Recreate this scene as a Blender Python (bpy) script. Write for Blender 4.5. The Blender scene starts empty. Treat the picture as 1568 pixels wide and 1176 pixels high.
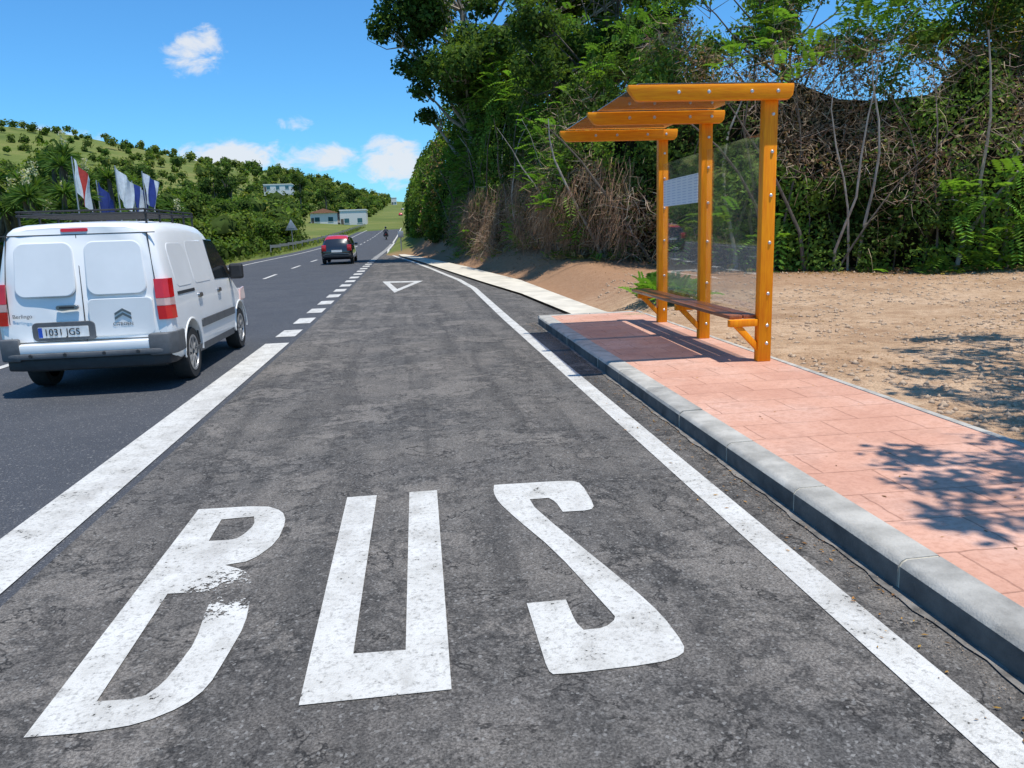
import bpy, bmesh, math, random
import numpy as np
from mathutils import Vector, Matrix
random.seed(5); rng=np.random.default_rng(7)
S=bpy.context.scene
COL=S.collection
# ------------------------------------------------------------ materials
def newmat(name):
    m=bpy.data.materials.new(name); m.use_nodes=True
    nt=m.node_tree; nt.nodes.clear()
    return m,nt
def N(nt,t,**k):
    n=nt.nodes.new(t)
    for a,b in k.items():
        if a=='ins':
            for kk,vv in b.items(): n.inputs[kk].default_value=vv
        else: setattr(n,a,b)
    return n
def L(nt,a,b): nt.links.new(a,b)
def c4(c): return (c[0],c[1],c[2],1.0)
def mat(name,col,rough=.6,metal=0.,var=.12,scale=6.,bump=0.,bscale=40.,spec=.5,coat=0.,stretch=None,col2=None):
    m,nt=newmat(name)
    out=N(nt,'ShaderNodeOutputMaterial'); b=N(nt,'ShaderNodeBsdfPrincipled')
    b.inputs['Roughness'].default_value=rough; b.inputs['Metallic'].default_value=metal
    b.inputs['Specular IOR Level'].default_value=spec; b.inputs['Coat Weight'].default_value=coat
    L(nt,b.outputs[0],out.inputs[0])
    tc=N(nt,'ShaderNodeTexCoord'); mp=N(nt,'ShaderNodeMapping')
    if stretch: mp.inputs['Scale'].default_value=stretch
    L(nt,tc.outputs['Object'],mp.inputs[0])
    no=N(nt,'ShaderNodeTexNoise',ins={'Scale':scale,'Detail':4.,'Roughness':.6}); L(nt,mp.outputs[0],no.inputs[0])
    cr=N(nt,'ShaderNodeValToRGB')
    a=col2 if col2 else tuple(v*(1-var) for v in col)
    d=col if col2 else tuple(min(1,v*(1+var)) for v in col)
    cr.color_ramp.elements[0].color=c4(a); cr.color_ramp.elements[1].color=c4(d)
    cr.color_ramp.elements[0].position=.35; cr.color_ramp.elements[1].position=.65
    L(nt,no.outputs[0],cr.inputs[0]); L(nt,cr.outputs[0],b.inputs['Base Color'])
    if bump>0:
        n2=N(nt,'ShaderNodeTexNoise',ins={'Scale':bscale,'Detail':3.}); L(nt,mp.outputs[0],n2.inputs[0])
        bp=N(nt,'ShaderNodeBump',ins={'Strength':bump,'Distance':.01}); L(nt,n2.outputs[0],bp.inputs['Height']); L(nt,bp.outputs[0],b.inputs['Normal'])
    return m
def ramp(nt,src,stops):
    r=N(nt,'ShaderNodeValToRGB'); e=r.color_ramp.elements
    while len(e)<len(stops): e.new(.5)
    for i,(p,c) in enumerate(stops):
        e[i].position=p; e[i].color=c4(c) if not isinstance(c,float) else (c,c,c,1)
    L(nt,src,r.inputs[0]); return r.outputs[0]
def mixc(nt,f,a,b,mode='MIX'):
    m=N(nt,'ShaderNodeMix',data_type='RGBA',blend_type=mode)
    if isinstance(f,float): m.inputs[0].default_value=f
    else: L(nt,f,m.inputs[0])
    for i,v in ((6,a),(7,b)):
        if isinstance(v,tuple): m.inputs[i].default_value=c4(v)
        else: L(nt,v,m.inputs[i])
    return m.outputs[2]
def math_(nt,op,a,b=None,c=None):
    m=N(nt,'ShaderNodeMath',operation=op)
    for i,v in enumerate((a,b,c)):
        if v is None: continue
        if isinstance(v,(int,float)): m.inputs[i].default_value=v
        else: L(nt,v,m.inputs[i])
    return m.outputs[0]
def noise(nt,vec,scale,detail=4.,rough=.55,dist=0.,sc=None):
    if sc:
        mp=N(nt,'ShaderNodeMapping'); mp.inputs['Scale'].default_value=sc; L(nt,vec,mp.inputs[0]); vec=mp.outputs[0]
    n=N(nt,'ShaderNodeTexNoise',ins={'Scale':scale,'Detail':detail,'Roughness':rough,'Distortion':dist}); L(nt,vec,n.inputs[0]); return n.outputs[0]

def asphalt(name,base,brown,patch,old):
    m,nt=newmat(name); out=N(nt,'ShaderNodeOutputMaterial'); b=N(nt,'ShaderNodeBsdfPrincipled'); L(nt,b.outputs[0],out.inputs[0])
    tc=N(nt,'ShaderNodeTexCoord').outputs['Object']
    fine=noise(nt,tc,110.,2.,.7); vor=N(nt,'ShaderNodeTexVoronoi',ins={'Scale':85.}); L(nt,tc,vor.inputs[0])
    big=noise(nt,tc,.8,4.,.6,.3); mid=noise(nt,tc,3.5,5.,.68,.3)
    c=ramp(nt,big,[(.35,base),(.65,brown)])
    c=mixc(nt,ramp(nt,mid,[(.42,0.),(.7,patch)]),c,tuple(min(1,v*1.6) for v in brown))
    if old:
        streak=noise(nt,tc,1.2,4.,.6,.4,sc=(2.4,.16,1))
        c=mixc(nt,ramp(nt,streak,[(.47,0.),(.60,.5)]),c,tuple(v*.5 for v in base))
        bald=noise(nt,tc,.95,6.,.70,.25)
        c=mixc(nt,ramp(nt,bald,[(.545,0.),(.575,.42),(.70,.7)]),c,(.195,.175,.152))
        c=mixc(nt,ramp(nt,bald,[(.515,0.),(.532,.6),(.548,0.)]),c,tuple(v*.32 for v in base))
        w=noise(nt,tc,1.15,6.,.66,.5)
        crack=ramp(nt,w,[(.488,0.),(.498,.9),(.502,.9),(.511,0.)])
        crack=math_(nt,'MULTIPLY',crack,ramp(nt,mid,[(.40,0.),(.55,1.)]))
        c=mixc(nt,crack,c,tuple(v*.20 for v in base))
        scab=noise(nt,tc,9.,5.,.75,.4)
        c=mixc(nt,math_(nt,'MULTIPLY',ramp(nt,scab,[(.52,0.),(.60,.8)]),ramp(nt,big,[(.44,1.),(.54,.12)])),c,tuple(v*.42 for v in base))
    g=ramp(nt,fine,[(.3,.42),(.5,1.),(.7,1.8)])
    c=mixc(nt,1.0,c,g,'MULTIPLY')
    st=ramp(nt,vor.outputs['Color'],[(.78,0.),(.95,.62)])
    c=mixc(nt,st,c,(.30,.29,.27))
    L(nt,c,b.inputs['Base Color']); b.inputs['Roughness'].default_value=.85; b.inputs['Specular IOR Level'].default_value=.3
    bp=N(nt,'ShaderNodeBump',ins={'Strength':.8,'Distance':.008}); L(nt,fine,bp.inputs['Height'])
    bp2=N(nt,'ShaderNodeBump',ins={'Strength':.5,'Distance':.02}); L(nt,mid,bp2.inputs['Height']); L(nt,bp.outputs[0],bp2.inputs['Normal']); L(nt,bp2.outputs[0],b.inputs['Normal'])
    return m
M_road=asphalt('asphalt_road',(.052,.056,.064),(.066,.069,.076),.14,False)
M_bay=asphalt('asphalt_bay',(.088,.083,.077),(.132,.119,.104),.42,True)
def paint(name,worn):
    m,nt=newmat(name); out=N(nt,'ShaderNodeOutputMaterial'); b=N(nt,'ShaderNodeBsdfPrincipled')
    tr=N(nt,'ShaderNodeBsdfTransparent'); mx=N(nt,'ShaderNodeMixShader')
    tc=N(nt,'ShaderNodeTexCoord').outputs['Object']
    n1=noise(nt,tc,45.,4.,.7); n2=noise(nt,tc,4.,5.,.65,.5); n3=noise(nt,tc,130.,2.)
    c=ramp(nt,n2,[(.3,(.40,.385,.345)),(.48,(.56,.545,.50)),(.75,(.66,.65,.61))])
    c=mixc(nt,ramp(nt,n1,[(.3,.7),(.50,0.)]),c,(.20,.19,.17))
    c=mixc(nt,ramp(nt,noise(nt,tc,1.3,4.,.6,.3,sc=(3,.6,1)),[(.5,0.),(.7,.35)]),c,(.32,.30,.27))
    L(nt,c,b.inputs['Base Color']); b.inputs['Roughness'].default_value=.75
    bp=N(nt,'ShaderNodeBump',ins={'Strength':.7,'Distance':.007}); L(nt,n3,bp.inputs['Height']); L(nt,bp.outputs[0],b.inputs['Normal'])
    h=math_(nt,'ADD',math_(nt,'MULTIPLY',n1,.6),math_(nt,'MULTIPLY',n2,.4))
    thr=ramp(nt,h,[(.36,0.),(.395,1.)])
    if worn:
        gd=N(nt,'ShaderNodeVectorMath',operation='DISTANCE'); L(nt,tc,gd.inputs[0]); gd.inputs[1].default_value=(-.90,3.60,0)
        near=ramp(nt,gd.outputs['Value'],[(.08,.21),(.36,0.)])
        h2=math_(nt,'SUBTRACT',h,near); thr=ramp(nt,h2,[(.36,0.),(.395,1.)])
    L(nt,thr,mx.inputs[0]); L(nt,tr.outputs[0],mx.inputs[1]); L(nt,b.outputs[0],mx.inputs[2]); L(nt,mx.outputs[0],out.inputs[0])
    return m
M_paint=paint('road_paint',False); M_paintB=paint('road_paint_worn',True)
def ground_mat():
    m,nt=newmat('soil_and_grass'); out=N(nt,'ShaderNodeOutputMaterial'); b=N(nt,'ShaderNodeBsdfPrincipled'); L(nt,b.outputs[0],out.inputs[0])
    tc=N(nt,'ShaderNodeTexCoord').outputs['Object']
    sx=N(nt,'ShaderNodeSeparateXYZ'); L(nt,tc,sx.inputs[0])
    big=noise(nt,tc,.7,5.,.6); mid=noise(nt,tc,6.,5.,.7); fine=noise(nt,tc,55.,3.,.7)
    soil=ramp(nt,big,[(.3,(.32,.20,.118)),(.5,(.45,.305,.19)),(.7,(.54,.385,.255))])
    soil=mixc(nt,ramp(nt,mid,[(.35,.65),(.55,0.)]),soil,(.26,.155,.088))
    soil=mixc(nt,ramp(nt,mid,[(.58,0.),(.70,.4)]),soil,(.58,.45,.31))
    soil=mixc(nt,1.0,soil,ramp(nt,fine,[(.3,.55),(.5,1.),(.7,1.4)]),'MULTIPLY')
    red=ramp(nt,math_(nt,'MULTIPLY',sx.outputs['Y'],.02),[(.30,0.),(.38,1.)])
    soil=mixc(nt,red,soil,mixc(nt,mid,(.24,.125,.065),(.42,.26,.155)))
    gr=ramp(nt,noise(nt,tc,.05,6.,.7),[(.3,(.085,.12,.028)),(.5,(.15,.18,.045)),(.7,(.25,.225,.08))])
    gr=mixc(nt,ramp(nt,mid,[(.4,.0),(.6,.6)]),gr,(.07,.10,.028))
    f=ramp(nt,math_(nt,'MULTIPLY',sx.outputs['X'],-.01),[(.09,0.),(.115,1.)])
    f2=ramp(nt,math_(nt,'MULTIPLY',sx.outputs['Y'],.01),[(.52,0.),(.60,1.)])
    c=mixc(nt,math_(nt,'MAXIMUM',f,f2),soil,gr); L(nt,c,b.inputs['Base Color']); b.inputs['Roughness'].default_value=.95; b.inputs['Specular IOR Level'].default_value=.1
    bp=N(nt,'ShaderNodeBump',ins={'Strength':.9,'Distance':.04}); L(nt,mid,bp.inputs['Height'])
    bp2=N(nt,'ShaderNodeBump',ins={'Strength':.8,'Distance':.015}); L(nt,fine,bp2.inputs['Height']); L(nt,bp.outputs[0],bp2.inputs['Normal']); L(nt,bp2.outputs[0],b.inputs['Normal'])
    return m
M_ground=ground_mat()
def sidewalk_mat():
    m,nt=newmat('stamped_concrete'); out=N(nt,'ShaderNodeOutputMaterial'); b=N(nt,'ShaderNodeBsdfPrincipled'); L(nt,b.outputs[0],out.inputs[0])
    tc=N(nt,'ShaderNodeTexCoord').outputs['Object']
    br=N(nt,'ShaderNodeTexBrick',ins={'Scale':1.,'Mortar Size':.007,'Mortar Smooth':.6,'Brick Width':.62,'Row Height':.40,'Bias':0.})
    mp=N(nt,'ShaderNodeMapping'); mp.inputs['Rotation'].default_value=(0,0,.01); mp.inputs['Location'].default_value=(.1,.13,0)
    wob=noise(nt,tc,7.,2.)
    ad=N(nt,'ShaderNodeVectorMath',operation='MULTIPLY_ADD'); cb=N(nt,'ShaderNodeCombineXYZ'); L(nt,wob,cb.inputs[0]); L(nt,wob,cb.inputs[1])
    L(nt,cb.outputs[0],ad.inputs[0]); ad.inputs[1].default_value=(.03,.03,0); L(nt,tc,ad.inputs[2]); L(nt,ad.outputs[0],mp.inputs[0]); L(nt,mp.outputs[0],br.inputs[0])
    br.inputs['Color1'].default_value=(1,1,1,1); br.inputs['Color2'].default_value=(.90,.88,.88,1); br.inputs['Mortar'].default_value=(.60,.54,.52,1)
    big=noise(nt,tc,1.3,5.,.6); fine=noise(nt,tc,30.,4.,.7)
    c=ramp(nt,big,[(.3,(.53,.275,.19)),(.5,(.62,.345,.245)),(.7,(.69,.44,.34))])
    c=mixc(nt,ramp(nt,fine,[(.35,.45),(.55,0.)]),c,(.42,.20,.13))
    c=mixc(nt,ramp(nt,noise(nt,tc,2.6,5.,.65,.4),[(.53,0.),(.66,.5)]),c,(.44,.235,.165))
    c=mixc(nt,.75,c,br.outputs['Color'],'MULTIPLY')
    L(nt,c,b.inputs['Base Color']); b.inputs['Roughness'].default_value=.75; b.inputs['Specular IOR Level'].default_value=.3
    bp=N(nt,'ShaderNodeBump',ins={'Strength':.6,'Distance':.01},invert=True); L(nt,br.outputs['Fac'],bp.inputs['Height'])
    bp2=N(nt,'ShaderNodeBump',ins={'Strength':.5,'Distance':.012}); L(nt,noise(nt,tc,14.,5.,.7),bp2.inputs['Height']); L(nt,bp.outputs[0],bp2.inputs['Normal']); L(nt,bp2.outputs[0],b.inputs['Normal'])
    return m
M_side=sidewalk_mat()
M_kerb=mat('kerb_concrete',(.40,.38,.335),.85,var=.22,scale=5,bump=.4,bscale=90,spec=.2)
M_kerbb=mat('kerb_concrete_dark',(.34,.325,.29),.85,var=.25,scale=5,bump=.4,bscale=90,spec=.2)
M_kerbf=mat('kerb_face_shaded',(.170,.160,.145),.9,col2=(.085,.082,.078),scale=4,bump=.4,bscale=90,spec=.2)  # shade of the face turned from the sun, put into a darker colour
M_mortar=mat('kerb_mortar',(.50,.46,.37),.95,var=.2,scale=20)
M_gut=mat('gutter_mortar',(.16,.15,.135),.9,var=.45,scale=9,bump=.6,bscale=60)
M_path=mat('path_concrete',(.58,.53,.43),.9,var=.16,scale=1.5,bump=.4,bscale=50)
M_orange=mat('orange_varnished_wood',(1.0,.36,.004),.5,col2=(.86,.24,.003),scale=3.,stretch=(14,14,1.2),bump=.12,bscale=8,spec=.25)
M_orangeh=mat('orange_varnished_beam',(1.0,.36,.004),.5,col2=(.86,.24,.003),scale=3.,stretch=(1.2,14,14),bump=.12,bscale=8,spec=.25)
M_seat=mat('dark_varnished_wood',(.34,.115,.035),.4,col2=(.20,.06,.02),scale=3,stretch=(16,1.5,16),bump=.1,bscale=8,coat=.2)
M_steel=mat('bolt_steel',(.60,.60,.60),.35,metal=.8)
def glass(name,tint,refl,fk):
    m,nt=newmat(name); out=N(nt,'ShaderNodeOutputMaterial'); t=N(nt,'ShaderNodeBsdfTransparent'); g=N(nt,'ShaderNodeBsdfGlossy',ins={'Roughness':.02,'Color':(1,1,1,1)})
    t.inputs[0].default_value=c4(tint); mx=N(nt,'ShaderNodeMixShader'); fr=N(nt,'ShaderNodeFresnel',ins={'IOR':1.45})
    no=noise(nt,N(nt,'ShaderNodeTexCoord').outputs['Object'],3.,2.); df=N(nt,'ShaderNodeBsdfDiffuse',ins={'Color':(.6,.58,.50,1)}); mx2=N(nt,'ShaderNodeMixShader')
    L(nt,math_(nt,'MULTIPLY',no,refl),mx2.inputs[0]); L(nt,t.outputs[0],mx2.inputs[1]); L(nt,df.outputs[0],mx2.inputs[2])
    L(nt,math_(nt,'MULTIPLY',fr.outputs[0],fk),mx.inputs[0]); L(nt,mx2.outputs[0],mx.inputs[1]); L(nt,g.outputs[0],mx.inputs[2]); L(nt,mx.outputs[0],out.inputs[0]); return m
M_glass=glass('shelter_glass',(.985,.99,.985),.10,.38); M_roofg=glass('smoked_glass',(.50,.45,.43),.30,.8)
def printed():
    m,nt=newmat('printed_timetable'); out=N(nt,'ShaderNodeOutputMaterial'); b=N(nt,'ShaderNodeBsdfPrincipled'); L(nt,b.outputs[0],out.inputs[0])
    tc=N(nt,'ShaderNodeTexCoord').outputs['Object']; sp=N(nt,'ShaderNodeSeparateXYZ'); L(nt,tc,sp.inputs[0])
    rows=math_(nt,'GREATER_THAN',math_(nt,'FRACT',math_(nt,'MULTIPLY',sp.outputs[2],26.)),.72); cols=math_(nt,'GREATER_THAN',math_(nt,'FRACT',math_(nt,'MULTIPLY',sp.outputs[1],4.)),.3)
    f=math_(nt,'MULTIPLY',rows,cols); L(nt,mixc(nt,math_(nt,'MULTIPLY',f,.55),(.88,.88,.90),(.30,.36,.55)),b.inputs['Base Color']); return m
M_print=printed()
M_white=mat('white_car_paint',(.84,.835,.81),.30,var=.04,scale=1.5,coat=.3)
M_black=mat('black_plastic',(.025,.026,.028),.6,var=.2,scale=10)
M_greyp=mat('grey_plastic',(.10,.105,.11),.6,var=.15,scale=10)
M_tyre=mat('tyre_rubber',(.022,.022,.022),.85,var=.2,scale=20)
M_rim=mat('rim_silver',(.42,.43,.44),.35,metal=.7)
M_cglass=mat('car_glass',(.012,.016,.018),.05,spec=.8)
M_red=mat('red_lens',(.60,.012,.015),.15,coat=.5)
M_lens=mat('clear_lens',(.65,.42,.38),.15,coat=.5)
M_plate=mat('plate_white',(.75,.75,.72),.4); M_blue=mat('plate_blue',(.02,.08,.45),.4)
M_seam=mat('seam_dark',(.06,.06,.06),.8)
M_chrome=mat('chrome',(.25,.25,.26),.3,metal=.9)
M_carblack=mat('black_car_paint',(.02,.02,.022),.15,coat=1.); M_carred=mat('red_car_paint',(.50,.02,.02),.3,coat=.6)
M_cardk=mat('grey_car_paint',(.06,.06,.07),.2,coat=1.)
M_plaster=mat('white_plaster',(.72,.71,.68),.9,var=.06); M_tile=mat('terracotta_tile',(.42,.18,.10),.85,var=.25,scale=4,bump=.5,bscale=6)
M_win=mat('window_glass',(.03,.10,.12),.1,spec=.8); M_metal=mat('galvanised_steel',(.40,.41,.42),.5,metal=.6)
M_cloth=mat('dark_cloth',(.03,.035,.05),.9)
M_bark=mat('bark',(.17,.14,.11),.95,col2=(.08,.065,.05),scale=5,stretch=(3,3,.6),bump=.7,bscale=14)
M_barkl=mat('pale_bark',(.45,.41,.35),.95,col2=(.24,.21,.175),scale=5,stretch=(3,3,.6),bump=.7,bscale=14)
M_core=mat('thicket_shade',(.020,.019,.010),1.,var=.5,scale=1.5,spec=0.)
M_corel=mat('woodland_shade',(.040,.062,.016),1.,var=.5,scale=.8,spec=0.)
M_fw=mat('flag_white',(.75,.77,.8),.8); M_fb=mat('flag_blue',(.03,.06,.28),.8); M_fr=mat('flag_red',(.5,.05,.04),.8)
M_stone=mat('stones',(.50,.37,.25),.9,col2=(.33,.23,.155),scale=30)
def leafmat(name,tl):
    m,nt=newmat(name); out=N(nt,'ShaderNodeOutputMaterial'); at=N(nt,'ShaderNodeAttribute',attribute_name='col')
    d=N(nt,'ShaderNodeBsdfDiffuse'); L(nt,at.outputs['Color'],d.inputs[0])
    if tl<=0: L(nt,d.outputs[0],out.inputs[0]); return m
    t=N(nt,'ShaderNodeBsdfTranslucent'); mx=N(nt,'ShaderNodeMixShader',ins={0:tl})
    L(nt,mixc(nt,1.0,at.outputs['Color'],(1.6,1.65,.6),'MULTIPLY'),t.inputs[0])
    L(nt,d.outputs[0],mx.inputs[1]); L(nt,t.outputs[0],mx.inputs[2]); L(nt,mx.outputs[0],out.inputs[0]); return m
M_leaf=leafmat('leaves',.36); M_twig=leafmat('twigs',.0)
# ------------------------------------------------------------ mesh helpers
def link(o,parent=None):
    COL.objects.link(o)
    if parent: o.parent=parent
    return o
def empty(name):
    o=bpy.data.objects.new(name,None); COL.objects.link(o); return o
class MB:
    def __init__(s): s.v=[];s.f=[];s.m=[];s.mats=[]
    def mi(s,m):
        if m not in s.mats: s.mats.append(m)
        return s.mats.index(m)
    def add(s,v,f,m):
        k=len(s.v); i=s.mi(m)
        s.v+= [tuple(p) for p in v]; s.f+=[tuple(k+a for a in q) for q in f]; s.m+=[i]*len(f); return s
    def addbm(s,bm,m,T=None):
        if T is not None: bm.transform(T)
        bm.verts.ensure_lookup_table()
        for i,v in enumerate(bm.verts): v.index=i
        s.add([v.co[:] for v in bm.verts],[[v.index for v in f.verts] for f in bm.faces],m); bm.free(); return s
    def box(s,x0,x1,y0,y1,z0,z1,m,bev=0.,T=None,seg=2):
        bm=bmesh.new(); bmesh.ops.create_cube(bm,size=1)
        for v in bm.verts: v.co=Vector(((x0+x1)/2+v.co.x*(x1-x0),(y0+y1)/2+v.co.y*(y1-y0),(z0+z1)/2+v.co.z*(z1-z0)))
        if bev>0: bmesh.ops.bevel(bm,geom=bm.edges[:],offset=bev,segments=seg,affect='EDGES',profile=.5)
        return s.addbm(bm,m,T)
    def prism(s,pts,axis,a,b,m,bev=0.,T=None):
        def P(p,t):
            return {'x':(t,p[0],p[1]),'y':(p[0],t,p[1]),'z':(p[0],p[1],t)}[axis]
        n=len(pts); bm=bmesh.new(); A=[bm.verts.new(P(p,a)) for p in pts]; B=[bm.verts.new(P(p,b)) for p in pts]
        bm.faces.new(A); bm.faces.new(B[::-1])
        for i in range(n): bm.faces.new((A[i],B[i],B[(i+1)%n],A[(i+1)%n]))
        bmesh.ops.recalc_face_normals(bm,faces=bm.faces)
        if bev>0: bmesh.ops.bevel(bm,geom=bm.edges[:],offset=bev,segments=2,affect='EDGES',profile=.5)
        return s.addbm(bm,m,T)
    def tube(s,path,rad,m,seg=8,cap=True):
        path=[Vector(p) for p in path]; n=len(path); vs=[];fs=[]
        if not isinstance(rad,(list,tuple)): rad=[rad]*n
        for i,p in enumerate(path):
            d=(path[min(i+1,n-1)]-path[max(i-1,0)]).normalized()
            a=d.cross(Vector((0,0,1)))
            if a.length<.05: a=d.cross(Vector((1,0,0)))
            a.normalize(); b=d.cross(a)
            for k in range(seg):
                t=2*math.pi*k/seg; vs.append(p+(a*math.cos(t)+b*math.sin(t))*rad[i])
        for i in range(n-1):
            for k in range(seg):
                k2=(k+1)%seg; fs.append((i*seg+k,i*seg+k2,(i+1)*seg+k2,(i+1)*seg+k))
        if cap: fs.append(tuple(range(seg))[::-1]); fs.append(tuple((n-1)*seg+k for k in range(seg)))
        return s.add(vs,fs,m)
    def lathe(s,prof,center,axis,m,seg=28):
        vs=[];fs=[];n=len(prof)
        for k in range(seg):
            a=2*math.pi*k/seg
            for r,t in prof:
                u,w=r*math.cos(a),r*math.sin(a)
                v={'x':(t,u,w),'y':(u,t,w),'z':(u,w,t)}[axis]
                vs.append((center[0]+v[0],center[1]+v[1],center[2]+v[2]))
        for k in range(seg):
            k2=(k+1)%seg
            for i in range(n-1): fs.append((k*n+i,k*n+i+1,k2*n+i+1,k2*n+i))
        return s.add(vs,fs,m)
    def obj(s,name,parent=None,smooth=35,loc=None,T=None):
        me=bpy.data.meshes.new(name); me.from_pydata(s.v,[],s.f)
        for m in s.mats: me.materials.append(m)
        me.polygons.foreach_set('material_index',s.m)
        bm=bmesh.new(); bm.from_mesh(me); bmesh.ops.recalc_face_normals(bm,faces=bm.faces)
        if T is not None: bm.transform(T)
        if smooth:
            th=math.radians(smooth)
            for f in bm.faces: f.smooth=True
            for e in bm.edges:
                if len(e.link_faces)==2 and e.calc_face_angle(0)>th: e.smooth=False
        bm.to_mesh(me); bm.free()
        o=bpy.data.objects.new(name,me); link(o,parent)
        return o
# ------------------------------------------------------------ terrain profile
KY=np.arange(-30,1505,5.)
zk=np.interp(KY,[-30,18,28,38,50,67,88,124,225,386,550,700,900,1500],[0,0,.10,.28,.42,.50,.80,1.65,5.0,12.3,22,29,33,33])
zs_=np.convolve(np.pad(zk,2,mode='edge'),[.1,.2,.4,.2,.1],'valid'); zs_[KY<=15]=0
def zr(y): return np.interp(y,KY,zs_)
def smooth(t): t=np.clip(t,0,1); return t*t*(3-2*t)
LINE_Y=[-10,23,27,35,43,50,58,70,1500]; LINE_X=[1.76,1.76,1.55,.75,-.15,-1.0,-1.75,-2.1,-2.1]
LO_Y=[-10,13.5,15,20,27,35,43,50,60,80,1500]; LO_X=[2.2,3.0,3.0,2.75,1.95,1.02,.08,-.75,-1.35,-1.6,-1.6]
HI_Y=[13.9,16,25,34,43,50,56]; HI_X=[3.8,3.7,3.45,2.4,1.05,.0,-.9]
def lox(y): return np.interp(y,LO_Y,LO_X)
def footx(y): return np.interp(y,[-30,13,14,16,25,34,43,50,56,65,100,1500],[2.1,2.1,3.8,3.7,3.45,2.4,1.05,.0,-.9,-1.2,-1.4,-1.4])
def hashn(ix,iy,iz):
    h=(ix*374761393+iy*668265263+iz*2147483647+12345)&0xffffffff
    h=((h^(h>>13))*1274126177)&0xffffffff
    return ((h^(h>>16))&0xffff)/65535.
def vnoise(p,sc=1.):
    p=np.asarray(p,float)*sc; i=np.floor(p).astype(np.int64); f=p-i; f=f*f*(3-2*f); r=0
    for dx in (0,1):
        for dy in (0,1):
            for dz in (0,1):
                w=(f[:,0] if dx else 1-f[:,0])*(f[:,1] if dy else 1-f[:,1])*(f[:,2] if dz else 1-f[:,2])
                r=r+w*hashn(i[:,0]+dx,i[:,1]+dy,i[:,2]+dz)
    return r
def terr(x,y):
    x=np.asarray(x,float); y=np.asarray(y,float)
    z=zr(y)-.03
    hr=np.interp(y,[-30,13,16,22,30,60,120,1500],[.16,.16,.32,.5,.9,1.2,1.4,3])
    wid=np.interp(y,[-30,12,18,30,1500],[.3,.3,1.6,2.0,3.])
    z=z+hr*smooth((x-footx(y)-.12)/wid)+np.where(x>12,(x-12)*.01,0)
    A=np.interp(y,[-30,20,60,120,200,300,450,700,1500],[.5,.8,1.2,2.5,5.,11,17,22,22])
    z=z+A*smooth((-x-12.5)/85.)
    z=z+32*np.exp(-(((x+215)/105)**2+((y-430)/150)**2))+8*np.exp(-(((x+60)/60)**2+((y-800)/200)**2))
    pn=np.stack([x.ravel(),y.ravel(),0*x.ravel()],1); n=vnoise(pn,.5).reshape(x.shape)-.5; n2=vnoise(pn,.12).reshape(x.shape)-.5
    off=smooth((-x-11.5)/3)+smooth((x-footx(y)-.8)/2)
    return z+off*(n*.10+n2*.14*np.clip(y/20,0,4))
xs=np.concatenate([[-1500,-1100,-800,-600,-480],np.arange(-400,-60,10.),np.arange(-60,-16,2.),np.arange(-16,-10.5,.5),[-10.5,-6,-2,0,1,1.5,2.0],np.arange(2.1,12,.3),np.arange(12,30,1.),np.arange(30,100,10.),[120,200,400,800,1500]])
ys=np.unique(np.concatenate([np.arange(-30,35,.5),np.arange(35,70,1.),KY]))
X,Y=np.meshgrid(xs,ys); Z=terr(X,Y)
nx,ny=len(xs),len(ys)
idx=np.arange(nx*ny).reshape(ny,nx)
F=np.stack([idx[:-1,:-1],idx[:-1,1:],idx[1:,1:],idx[1:,:-1]],-1).reshape(-1,4)
def npmesh(name,V,F,mats,mi=None,col=None,parent=None,smooth_=False):
    me=bpy.data.meshes.new(name); nv,nf=len(V),len(F); k=F.shape[1]
    me.vertices.add(nv); me.vertices.foreach_set('co',np.asarray(V,np.float32).ravel())
    me.loops.add(nf*k); me.loops.foreach_set('vertex_index',F.astype(np.int32).ravel())
    me.polygons.add(nf); me.polygons.foreach_set('loop_start',(np.arange(nf)*k).astype(np.int32))
    for m in mats: me.materials.append(m)
    if mi is not None: me.polygons.foreach_set('material_index',mi.astype(np.int32))
    me.update(calc_edges=True)
    if smooth_: me.polygons.foreach_set('use_smooth',np.ones(nf,bool))
    if col is not None:
        a=me.attributes.new('col','FLOAT_COLOR','POINT'); a.data.foreach_set('color',np.concatenate([col,np.ones((nv,1))],1).astype(np.float32).ravel())
    me.validate(); o=bpy.data.objects.new(name,me); link(o,parent); return o
npmesh('ground',np.stack([X.ravel(),Y.ravel(),Z.ravel()],1),F,[M_ground],smooth_=True)
def strip(mb,xl,xr,y0,y1,dz,m,extra=(),cols=1):
    yy=[y0]+[y for y in sorted(set(list(KY)+list(extra))) if y0<y<y1]+[y1]
    vs=[];fs=[];c=cols+1
    for y in yy:
        a,b=xl(y),xr(y)
        for j in range(c): vs.append((a+(b-a)*j/cols,y,float(zr(y))+dz))
    for i in range(len(yy)-1):
        for j in range(cols): fs.append((i*c+j,i*c+j+1,(i+1)*c+j+1,(i+1)*c+j))
    mb.add(vs,fs,m)
mb=MB(); strip(mb,lambda y:-10.7,lambda y:-1.9 if y<56 else max(-1.9,float(lox(y))),-30,1200,0,M_road,LO_Y); mb.obj('road',smooth=0)
mb=MB(); strip(mb,lambda y:-2.02,lambda y:(2.25 if y<13.9 else float(lox(y))),-30,60,.004,M_bay,list(LO_Y)+[13.85,13.95]); mb.obj('bus_bay_asphalt',smooth=0)
mb=MB(); cst=lambda v:(lambda y:v)
strip(mb,cst(-2.47),cst(-2.09),-30,12.9,.008,M_paint)
y=13.75
while y<90:
    strip(mb,cst(-2.46),cst(-2.12),y,y+1.0,.008,M_paint); y+=2.05
strip(mb,lambda y:float(np.interp(y,LINE_Y,LINE_X))-.085,lambda y:float(np.interp(y,LINE_Y,LINE_X))+.085,-30,95,.0085,M_paint,list(LINE_Y)+list(np.arange(23,70,1.5)))
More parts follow.
